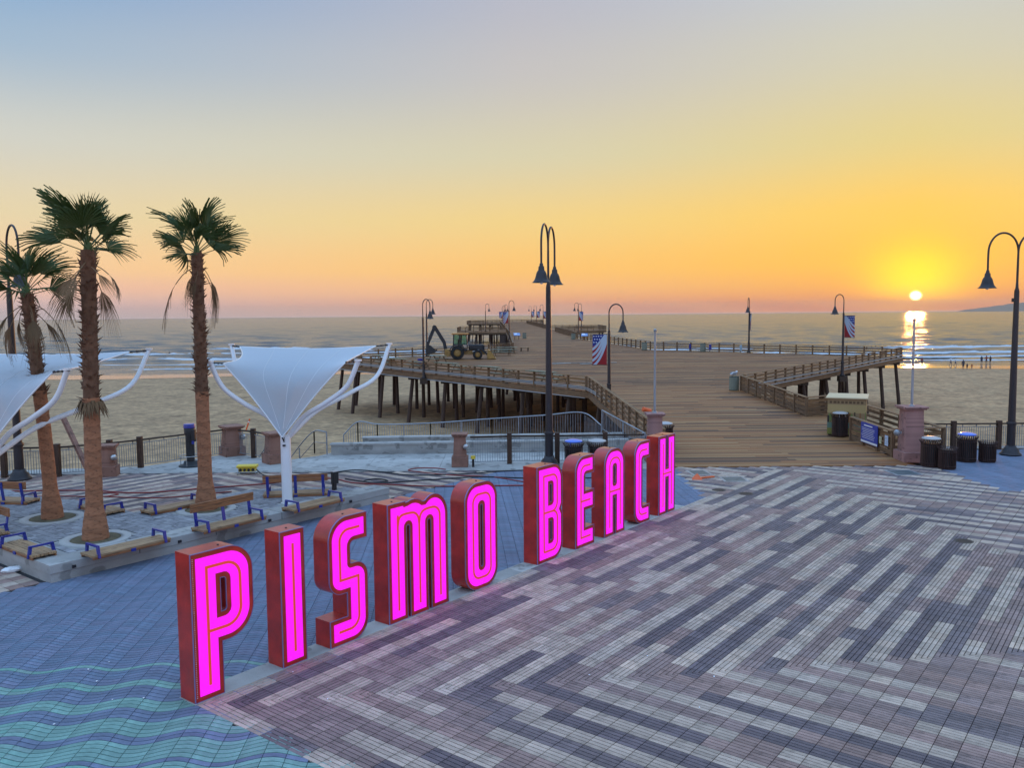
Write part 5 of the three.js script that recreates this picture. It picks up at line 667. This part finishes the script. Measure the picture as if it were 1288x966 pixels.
// ---------------------------------------------------------------- lamps and banners on the pier
{
  const flagTex = (() => { const c = document.createElement('canvas'); c.width = 128; c.height = 256; const x = c.getContext('2d'); x.fillStyle = '#8e1a20'; x.fillRect(0, 0, 128, 256); x.strokeStyle = '#a9b8ca'; x.lineWidth = 20; for (let k = 0; k < 4; k++) { x.beginPath(); x.moveTo(-10, 132 + k * 48); x.quadraticCurveTo(64 + k * 8, 90 + k * 46, 92 + k * 16, -10); x.stroke(); } x.fillStyle = '#1d2f7c'; x.beginPath(); x.moveTo(0, 0); x.lineTo(104, 0); x.quadraticCurveTo(60, 70, 0, 104); x.fill(); x.fillStyle = '#e8eef6'; for (let i = 0; i < 12; i++) { const a = 12 + (i % 4) * 22 + (Math.floor(i / 4) % 2) * 8, b = 14 + Math.floor(i / 4) * 26; if (a + b * 0.9 > 100) continue; x.beginPath(); for (let k = 0; k < 10; k++) { const q = k * Math.PI / 5 - Math.PI / 2, R = k % 2 ? 3.4 : 8; x.lineTo(a + R * Math.cos(q), b + R * Math.sin(q)); } x.fill(); } const t = new THREE.CanvasTexture(c); t.colorSpace = THREE.SRGBColorSpace; return t; })();
  const flagM = new THREE.MeshStandardMaterial({ map: flagTex, roughness: 0.8, side: THREE.DoubleSide });
  const bannerG = (() => { const g = new THREE.PlaneGeometry(0.95, 1.95, 10, 16), p = g.attributes.position; for (let i = 0; i < p.count; i++) p.setZ(i, 0.06 * Math.sin(p.getX(i) * 5 + p.getY(i) * 1.1)); g.computeVertexNormals(); return g; })();
  function pierLamp(label, x, z, dir, H, flag, out = 0) {
    const y0 = deckY(-z), o = thing('pier_lamp', label, 'lamp post', [x, y0 - (out ? 0.45 : 0), z], 0, 'lamp posts on the pier'); const h = H + (out ? 0.45 : 0), B = h - 1.75;
    part(o, 'pole', lathe([[0, 0], [0.24, 0], [0.24, 0.12], [0.15, 0.2], [0.13, 1.2], [0.16, 1.22], [0.16, 1.3], [0.11, 1.34], [0.085, B], [0.05, B + 0.1], [0.04, h - 0.6], [0, h - 0.6]], 16), mat.lampMetal);
    const e = arch(o, h - 0.62, h, 0.9, h - 1.3, dir); lampHead(o, V(e.x, e.y - 0.6, e.z), 0.36);
    if (out) part(o, 'bracket', box(0.7, 0.5, 0.7, 0, -0.5, 0), mat.woodDark);
    if (flag) { const f = thing('flag_banner', `star and stripe banner hanging from the ${flag}`, 'flag', [x - dir[0] * 0.62, y0, z - dir[1] * 0.62 + 0.05], Math.atan2(-dir[1], dir[0]) + (flag.includes('above the beach') ? -0.95 : flag.includes('seaward') ? 0.9 : 0), 'banners on the pier lamps'); const b = part(f, 'cloth', bannerG, flagM); b.position.y = H - 2.93; part(f, 'banner_arm', [rod(V(0.52, H - 1.93, 0), V(-0.5, H - 1.93, 0), 0.02), rod(V(0.52, H - 3.93, 0), V(-0.5, H - 3.93, 0), 0.02)], mat.lampMetal); }
  }
  const c = 0.966, s = 0.26;
  pierLamp('single lamp post on the ramp railing holding the nearest banner', 6.3, -54.6, [c, s], 6.45, 'lamp post on the ramp railing');
  pierLamp('single lamp post fixed outside the platform railing above the dark piles', -8.2, -78.4, [0.8, 0.6], 6.9, null, 1);
  pierLamp('single lamp post beyond the digger arm on the platform', -10.3, -102.7, [0.9, 0.3], 6.9, null);
  pierLamp('single lamp post fixed outside the platform railing above the beach', 30.3, -77.2, [-c, 0.2], 7.0, 'lamp post at the platform edge above the beach', 1);
  pierLamp('single lamp post on the seaward platform railing with a furled banner', 29.2, -103.9, [-0.25, 0.2], 6.75, 'lamp post at the seaward edge of the platform');
  pierLamp('single lamp post at the head of the narrow pier on the palm side', -0.4, -147, [c, s], 6.75, 'lamp post at the head of the narrow pier');
  pierLamp('single lamp post at the first side deck on the sunset side', 14.8, -187, [-c, s], 6.5, 'lamp post at the first side deck');
  pierLamp('further lamp post at the first side deck on the sunset side', 17.4, -210, [-c, s], 6.5, null);
  let k = 0; const far = ['first', 'second', 'third', 'fourth', 'fifth', 'sixth', 'seventh'];
  for (const [x, z] of [[-6.2, -203], [-1.9, -235], [-2.6, -262], [-3.3, -300]]) pierLamp(`${far[k++]} far lamp post along the palm side of the narrow pier`, x, z, [c, s], 6.6, z < -250 ? z < -290 ? 'outermost far lamp on the palm side' : 'third far lamp on the palm side' : null);
  k = 0; for (const [x, z] of [[9.0, -240], [8.2, -275], [7.2, -305]]) pierLamp(`${far[k++]} far lamp post along the sunset side of the narrow pier`, x, z, [-c, s], 6.6, `${far[k - 1]} far lamp on the sunset side`);
}
// ---------------------------------------------------------------- things on the pier
{
  const onDeck = (name, label, cat, x, z, turn, group) => thing(name, label, cat, [x, deckY(-z) + 0.008, z], turn, group);
  const tb = M(0.34, 0.36, 0.27, 0.75, { map: rep(tWood, 0.4, 1.2) });
  const table = (label, x, z, turn) => { const o = onDeck('picnic_table', label, 'picnic table', x, z, turn, 'picnic tables on the pier'); for (let k = 0; k < 4; k++) part(o, 'top_plank', cbox(2.6, 0.05, 0.2, 0.008, 0, 0.72, -0.33 + k * 0.22), tb); for (const s of [-1, 1]) for (const q of [0, 1]) part(o, 'seat_plank', cbox(2.6, 0.05, 0.14, 0.006, 0, 0.42, s * (0.68 + q * 0.15)), tb); for (const x2 of [-0.9, 0.9]) { part(o, 'leg', bar(V(x2, 0.0, 0.62), V(x2, 0.7, 0.2), 0.06, 0.1), mat.woodGrey); part(o, 'leg', bar(V(x2, 0.0, -0.62), V(x2, 0.7, -0.2), 0.06, 0.1), mat.woodGrey); part(o, 'cross_beam', bar(V(x2, 0.37, -0.82), V(x2, 0.37, 0.82), 0.06, 0.09), mat.woodGrey); } return o; };
  const dirT = Math.atan2(30.5, -25) ; void dirT; const ta = Math.atan2(30.3, 24.9) + Math.PI;
  [[3.4, -68.2, 'at the ramp end of the near railing'], [-0.6, -73.2, 'second from the ramp along the near railing'], [-4.6, -78, 'third from the ramp along the near railing'], [-9.2, -83.6, 'behind the lamp outside the near railing'], [-13, -88.3, 'in the corner of the platform behind the shade sail'], [-14.4, -93.6, 'in the corner of the platform behind the lamp post'], [-8.2, -92.5, 'beside the digger rear wheel']].forEach(([x, z, w]) => table(`pale picnic table ${w}`, x, z, 0.9 * 0 + Math.PI - ta + Math.PI * 0));
  table('pale picnic table beyond the digger bucket', -0.6, -107.5, 0.1); table('pale picnic table at the mouth of the narrow pier', -1.2, -103, 0.2);
  const counter = (label, x, z) => { const o = thing('rail_counter', label, 'counter', [x, deckY(-z) + 1.128, z], Math.atan2(30.2, 24.9) * -1 + Math.PI, 'pale counters on the near railing'); part(o, 'board', cbox(3.0, 0.05, 0.75, 0.01, 0, 0, 0), tb); part(o, 'edge_strip', cbox(3.0, 0.06, 0.03, 0.004, 0, 0.02, -0.36), tb); for (const q of [-1.1, 1.1]) part(o, 'bracket', bar(V(q, 0.0, 0.3), V(q, -0.35, 0.06), 0.05, 0.05), mat.woodDark); };
  counter('pale counter board on the near railing closest to the ramp', 2.3, -66.2); counter('pale counter board in the middle of the near railing', -2.1, -71.5); counter('pale counter board on the near railing beside the lamp outside it', -5.9, -76.1); counter('pale counter board on the near railing behind the shade sail arm', -11.2, -82.5);
  const bench = onDeck('deck_bench', 'low pale slab bench alone on the boards near the narrow pier', 'bench', 1.7, -111.5, 0); part(bench, 'slab', cbox(1.3, 0.12, 0.6, 0.02, 0, 0.42, 0), mat.benchSeat); for (const x of [-0.45, 0.45]) part(bench, 'leg', cbox(0.16, 0.42, 0.5, 0.01, x, 0, 0), mat.woodDark);
  const can = (label, x, z) => { const o = onDeck('deck_bin', label, 'bin', x, z, 0, 'round bins on the pier'); part(o, 'drum', lathe([[0, 0], [0.34, 0], [0.36, 0.05], [0.36, 1.0], [0.33, 1.03], [0.3, 1.03], [0.3, 0.9], [0, 0.9]], 20), M(0.24, 0.26, 0.2, 0.7, { map: tSpeck })); part(o, 'rim', place(new THREE.TorusGeometry(0.35, 0.025, 6, 24), 0, 1.0, 0, 0, Math.PI / 2), mat.black); return o; };
  can('round bin with a gull on it at the end of the boarded railing', 16.35, -61.9); can('round bin at the head of the narrow pier on the palm side', 2.3, -150); can('round bin against the railing at the head of the narrow pier on the sunset side', 10.6, -144.9); can('round bin against the seaward railing of the platform', 17.5, -111.3); can('round bin against the middle of the seaward railing', 24.3, -107.2);
  const gull = onDeck('gull', 'grey gull perched on the bin at the railing end', 'gull', 16.35, -61.9, 0.6); { const b = new THREE.SphereGeometry(0.16, 16, 12); b.scale(1.7, 0.85, 0.85); b.translate(0, 0.18, 0); const h = new THREE.SphereGeometry(0.085, 12, 10); h.translate(0.26, 0.32, 0); const nk = rod(V(0.18, 0.22, 0), V(0.25, 0.31, 0), 0.07, 0.06); const bk = new THREE.ConeGeometry(0.025, 0.12, 6).rotateZ(-Math.PI / 2).translate(0.39, 0.31, 0); const tl = new THREE.ConeGeometry(0.09, 0.3, 6).scale(1, 1, 0.5).rotateZ(Math.PI / 2).translate(-0.36, 0.16, 0); gull.position.y += 1.04; part(gull, 'body', [b, h, nk, tl], M(0.62, 0.62, 0.64, 0.8)); part(gull, 'beak', bk, mat.yellow); part(gull, 'wing', [1, -1].map(q => { const w = new THREE.SphereGeometry(0.15, 12, 8); w.scale(1.8, 0.6, 0.18); w.translate(-0.06, 0.22, q * 0.12); return w; }), M(0.25, 0.26, 0.28, 0.8)); part(gull, 'leg', [rod(V(0, 0, 0.05), V(0, 0.1, 0.05), 0.012), rod(V(0, 0, -0.05), V(0, 0.1, -0.05), 0.012)], mat.yellow); }
  // printed vending box
  const pr = (() => { const c = document.createElement('canvas'); c.width = c.height = 256; const x = c.getContext('2d'); x.fillStyle = '#8f7450'; x.fillRect(0, 0, 256, 256); x.fillStyle = '#a88f5e'; x.fillRect(0, 40, 256, 60); x.fillStyle = '#3f4a2c'; const r = RNG(8); for (let k = 0; k < 26; k++) { x.fillStyle = ['#4b3a22', '#6e7a3c', '#2f2a24', '#8a5a2e'][k % 4]; x.fillRect(r() * 256, 90 + r() * 40, 8 + r() * 14, 40 + r() * 40); } x.fillStyle = '#5d7a6a'; x.fillRect(0, 170, 256, 50); x.fillStyle = '#7e7a34'; x.fillRect(0, 210, 256, 46); x.fillStyle = '#5a4326'; for (let k = 0; k < 9; k++) x.fillRect(14 + k * 26, 16, 14 + r() * 6, 16); const t = new THREE.CanvasTexture(c); t.colorSpace = THREE.SRGBColorSpace; return t; })();
  const kx = onDeck('printed_box', 'big box with a printed landscape and pale top on the pier', 'vending box', 16.75, -41.9, -0.42); const side = new THREE.BoxGeometry(1.75, 1.75, 2.2); side.translate(0, 0.93, 0); part(kx, 'cabinet', side, new THREE.MeshStandardMaterial({ map: pr, roughness: 0.6 })); part(kx, 'lid', cbox(1.9, 0.08, 2.35, 0.02, 0, 1.81, 0), M(0.62, 0.5, 0.3, 0.5)); part(kx, 'foot', cbox(1.65, 0.06, 2.1, 0.01), mat.black);
  // blue notice and small papers on the boarded railing
  const nb = thing('notice_board', 'blue notice board with white text lines on the boarded railing', 'notice board', [16.03, deckY(37) + 0.2, -37.6], -Math.PI / 2); part(nb, 'panel', cbox(1.75, 0.92, 0.025, 0.004), M(0.018, 0.045, 0.33, 0.4)); const lines = []; for (let k = 0; k < 8; k++) lines.push(box(k ? 1.1 + 0.35 * hash(k, 6) : 0.9, k ? 0.018 : 0.05, 0.004, -0.1, 0.78 - k * 0.075 - (k ? 0.04 : 0), 0.014)); lines.push(box(1.72, 0.09, 0.004, 0, 0.02, 0.014)); part(nb, 'print', lines, mat.white);
  const pp = (label, z, w, h, m) => { const o = thing('paper_notice', label, 'notice', [16.03, deckY(-z) + 0.42, z], -Math.PI / 2, 'papers pinned beside the blue notice'); part(o, 'sheet', box(w, h, 0.012), m); part(o, 'print', [0.2, 0.4, 0.6, 0.75].map(q => box(w * 0.7, 0.02, 0.004, 0, h * q, 0.009)), mat.concrete); }; pp('small yellowish paper pinned right of the blue notice', -36.45, 0.22, 0.3, M(0.6, 0.6, 0.35, 0.7)); pp('white and blue paper pinned beside the railing end', -35.85, 0.3, 0.44, M(0.5, 0.6, 0.75, 0.7));
  const sg = (label, x, z, turn) => { const o = onDeck('lectern_sign', label, 'sign', x, z, turn, 'slanted information boards on the pier'); part(o, 'leg', [cbox(0.08, 0.85, 0.08, 0.01, -0.35, 0, 0), cbox(0.08, 0.85, 0.08, 0.01, 0.35, 0, 0)], mat.lampMetal); const p = part(o, 'board', cbox(1.1, 0.04, 0.75, 0.006), M(0.2, 0.32, 0.62, 0.35)); p.position.set(0, 0.92, 0); p.rotation.x = 0.6; part(p, 'print', [box(0.5, 0.006, 0.3, -0.2, 0.042, -0.1), box(0.35, 0.006, 0.06, 0.25, 0.042, 0.15)], mat.white); }; sg('slanted blue information board on the palm side of the narrow pier', 0.9, -146, 0.2); sg('slanted blue information board on the sunset side of the narrow pier', 12.2, -141, -0.2);
  const bl = onDeck('blue_bin', 'bright blue tub at the near railing behind the shade sail', 'tub', -9.3, -86.3, 0); part(bl, 'tub', lathe([[0, 0], [0.3, 0], [0.36, 0.8], [0.4, 0.82], [0.4, 0.86], [0.33, 0.86], [0.28, 0.1], [0, 0.1]], 20), mat.blue); part(bl, 'base', cyl(0.31, 0.31, 0.04, 0, 0.0, 0, 20), mat.black);
  const sc = onDeck('viewer', 'red coin telescope on a post behind the flagpole pedestal', 'telescope', 6.95, -43.5, 0.4); part(sc, 'post', lathe([[0, 0], [0.2, 0], [0.2, 0.06], [0.08, 0.12], [0.07, 1.2], [0, 1.2]], 16), mat.galv); part(sc, 'head', [place(new THREE.CylinderGeometry(0.16, 0.2, 0.62, 18), 0.02, 1.42, 0, 0, 0, 1.25)], mat.orange); part(sc, 'yoke', cbox(0.12, 0.2, 0.34, 0.02, 0, 1.16, 0), mat.lampMetal); sc.scale.setScalar(0.72);
  const mark = (label, x, z, a, L) => { const o = onDeck('loose_board', label, 'board', x, z, a, 'pale boards crossed on the deck'); part(o, 'board', cbox(L, 0.05, 0.28, 0.006), mat.concrete); o.position.y += 0.012; }; mark('pale board lying on the deck beside the nearest banner', 7.4, -89.6, 0.02, 7.5); mark('pale board lying aslant across the others on the deck', 8.6, -88.6, 0.75, 4); mark('pale board lying aslant left of the nearest banner', 4.9, -88.6, 0.6, 3.2);
  const bm = (label, x, z, m, w) => { const o = onDeck('rail_sign', label, 'sign', x, z, 0.6, 'small signs on the seaward railing'); part(o, 'panel', cbox(w, 0.7, 0.03, 0.005, 0, 0.25, 0), m); part(o, 'post', cbox(0.06, 0.9, 0.06, 0.008, 0, 0, -0.05), mat.woodDark); }; bm('blue sign on the seaward railing left of the furled banner', 25.0, -106.3, mat.blue, 0.45); bm('pale sign on the seaward railing under the furled banner', 28.3, -104.2, M(0.35, 0.5, 0.6, 0.5), 0.4); bm('blue sign on the seaward railing beside the middle bin', 22.8, -107.9, mat.blue, 0.35);
  // ------------------------------------------------------------ backhoe loader
  const yel = MP(0.42, 0.24, 0.06, 0.5, { map: rep(tStain, 0.6), clearcoat: 0.2 }), blk = M(0.022, 0.023, 0.026, 0.55), tyre = M(0.018, 0.018, 0.018, 0.9, { bumpMap: rep(bNoise, 3), bumpScale: 0.02 });
  const o = onDeck('backhoe_loader', 'yellow and black backhoe loader parked on the pier platform', 'backhoe', -5.2, -97.2, 0.05); o.scale.setScalar(1.1);   // local +x is forward
  const wheel = (x, z, r, w) => { const q = new THREE.Group(); q.name = 'wheel'; q.position.set(x, r, z); o.add(q); part(q, 'tyre', lathe([[r * 0.56, -w / 2], [r * 0.94, -w / 2], [r, -w * 0.3], [r, w * 0.3], [r * 0.94, w / 2], [r * 0.56, w / 2]], 28).rotateX(Math.PI / 2), tyre); part(q, 'rim', lathe([[0, -w * 0.3], [r * 0.2, -w * 0.36], [r * 0.3, -w * 0.2], [r * 0.57, -w * 0.42], [r * 0.57, w * 0.42], [r * 0.3, w * 0.2], [r * 0.2, w * 0.36], [0, w * 0.3]], 24).rotateX(Math.PI / 2), yel); };
  for (const s of [-1, 1]) { wheel(-0.95, s * 0.92, 0.7, 0.46); wheel(1.15, s * 0.85, 0.5, 0.34); }
  part(o, 'chassis', [cbox(3.6, 0.42, 0.8, 0.03, 0.15, 0.5, 0), cbox(0.6, 0.75, 1.7, 0.03, -1.95, 0.35, 0)], yel);
  part(o, 'engine_hood', [cbox(1.55, 0.62, 0.9, 0.08, 1.0, 0.92, 0), cbox(0.12, 0.7, 0.95, 0.03, 1.83, 0.75, 0)], blk);
  for (const s of [-1, 1]) part(o, 'fender', (() => { const sh = new THREE.Shape(); sh.absarc(0, 0, 0.86, 0.1, 2.9, false); sh.absarc(0, 0, 0.78, 2.9, 0.1, true); const g = new THREE.ExtrudeGeometry(sh, { depth: 0.5, bevelEnabled: false }); g.translate(-0.95, 0.72, s > 0 ? 0.62 : -1.12); return g; })(), blk);
  const cab = new THREE.Group(); cab.name = 'cab'; o.add(cab); const cy = 1.12, ct = 2.58; part(cab, 'cab_floor', cbox(1.5, 0.2, 1.5, 0.03, -0.65, cy - 0.2, 0), blk);
  const pil = []; for (const [x, x2] of [[-1.38, -1.32], [-0.66, -0.66], [0.1, -0.02]]) for (const s of [-1, 1]) pil.push(bar(V(x, cy, s * 0.72), V(x2, ct, s * 0.68), 0.07, 0.07)); pil.push(bar(V(-1.36, 1.55, 0.72), V(0.06, 1.55, 0.72), 0.05, 0.05), bar(V(-1.36, 1.55, -0.72), V(0.06, 1.55, -0.72), 0.05, 0.05)); part(cab, 'pillar', pil, blk);
  part(cab, 'roof', cbox(1.75, 0.16, 1.6, 0.05, -0.65, ct, 0), M(0.5, 0.22, 0.05, 0.5)); part(cab, 'seat', [cbox(0.5, 0.14, 0.5, 0.03, -0.6, 1.45, 0), cbox(0.14, 0.62, 0.5, 0.03, -0.85, 1.5, 0)], blk);
  for (const s of [-1, 1]) for (const [a, b] of [[-1.33, -0.7], [-0.62, 0.03]]) part(cab, 'window_pane', box(b - a, 1.0, 0.012, (a + b) / 2, 1.57, s * 0.7), mat.glass); part(cab, 'window_pane', bar(V(0.07, 1.2, 0), V(0.0, ct, 0), 1.3, 0.012), mat.glass); part(cab, 'window_pane', bar(V(-1.36, 1.2, 0), V(-1.33, ct, 0), 1.3, 0.012), mat.glass);
  part(o, 'exhaust', [rod(V(0.95, 1.5, 0.3), V(0.95, 2.15, 0.3), 0.045), rod(V(0.95, 2.15, 0.3), V(0.88, 2.25, 0.3), 0.04)], blk);
  for (const s of [-1, 1]) { part(o, 'loader_arm', [bar(V(0.25, 1.38, s * 0.6), V(1.6, 1.05, s * 0.6), 0.12, 0.2), bar(V(1.6, 1.05, s * 0.6), V(2.25, 0.4, s * 0.6), 0.12, 0.18)], blk); part(o, 'lift_ram', [rod(V(0.6, 0.8, s * 0.6), V(1.3, 1.0, s * 0.6), 0.05), rod(V(1.3, 1.0, s * 0.6), V(1.6, 1.02, s * 0.6), 0.03)], mat.steel); part(o, 'stabiliser', [bar(V(-2.1, 1.05, s * 0.75), V(-2.15, 0.35, s * 0.8), 0.14, 0.14), cbox(0.4, 0.08, 0.3, 0.01, -2.15, 0.3, s * 0.8)], yel); part(o, 'headlight', place(new THREE.CylinderGeometry(0.08, 0.08, 0.08, 12), 0.12, ct - 0.06, s * 0.6, 0, 0, Math.PI / 2), mat.white); }
  { const sh = new THREE.Shape([[0, 0], [0.85, 0], [0.92, 0.06], [0.35, 0.16], [0.14, 0.4], [0.2, 0.8], [0.28, 0.9], [0.12, 0.92], [0.0, 0.5]].map(p => new THREE.Vector2(...p))); const g = new THREE.ExtrudeGeometry(sh, { depth: 2.1, bevelEnabled: true, bevelSize: 0.012, bevelThickness: 0.02, bevelSegments: 1 }); g.translate(2.15, 0.05, -1.05); const b = part(o, 'front_bucket', g, yel); part(b, 'bucket_side', [-1.05, 1.05].map(z => { const s2 = new THREE.Shape([[0, 0], [0.9, 0], [0.3, 0.88], [0.08, 0.9]].map(p => new THREE.Vector2(...p))); const q = new THREE.ExtrudeGeometry(s2, { depth: 0.03, bevelEnabled: false }); q.translate(2.15, 0.05, z - 0.015); return q; }), yel); }
  const hoe = new THREE.Group(); hoe.name = 'digging_arm'; o.add(hoe); part(hoe, 'boom', [bar(V(-2.15, 0.95, 0), V(-2.35, 1.9, 0), 0.28, 0.34), bar(V(-2.3, 1.75, 0), V(-3.25, 3.35, 0), 0.26, 0.36)], blk); part(hoe, 'boom_pivot', place(new THREE.CylinderGeometry(0.24, 0.24, 0.42, 18), -3.3, 3.35, 0, 0, Math.PI / 2), blk); part(hoe, 'dipper', [bar(V(-3.25, 3.5, 0), V(-3.85, 2.1, 0), 0.24, 0.34), bar(V(-3.8, 2.2, 0), V(-4.1, 1.35, 0), 0.2, 0.26)], blk); part(hoe, 'ram', [rod(V(-2.6, 2.0, 0.05), V(-3.1, 2.9, 0.05), 0.07), rod(V(-3.45, 2.9, 0.0), V(-4.05, 1.9, 0.0), 0.06)], mat.steel);
  { const sh = new THREE.Shape([[0, 0], [0.55, -0.1], [1.15, 0.12], [1.2, 0.35], [1.08, 0.3], [0.6, 0.05], [0.25, 0.25], [0.5, 0.75], [0.35, 0.8], [0.0, 0.4]].map(p => new THREE.Vector2(...p))); const g = new THREE.ExtrudeGeometry(sh, { depth: 0.62, bevelEnabled: true, bevelSize: 0.01, bevelThickness: 0.015, bevelSegments: 1 }); g.translate(-4.25, 0.72, -0.31); const b = part(hoe, 'digging_bucket', g, blk); part(b, 'bucket_cheek', [-0.31, 0.29].map(z => { const s2 = new THREE.Shape([[0, 0], [0.55, -0.1], [1.15, 0.12], [0.5, 0.75], [0.3, 0.8], [0, 0.4]].map(p => new THREE.Vector2(...p))); const q = new THREE.ExtrudeGeometry(s2, { depth: 0.03, bevelEnabled: false }); q.translate(-4.25, 0.72, z); return q; }), blk); }
}
// ---------------------------------------------------------------- sea haze
scene.fog = new THREE.FogExp2(lin(0.98, 0.78, 0.66), 4.5e-5);
renderer.render(scene, camera);
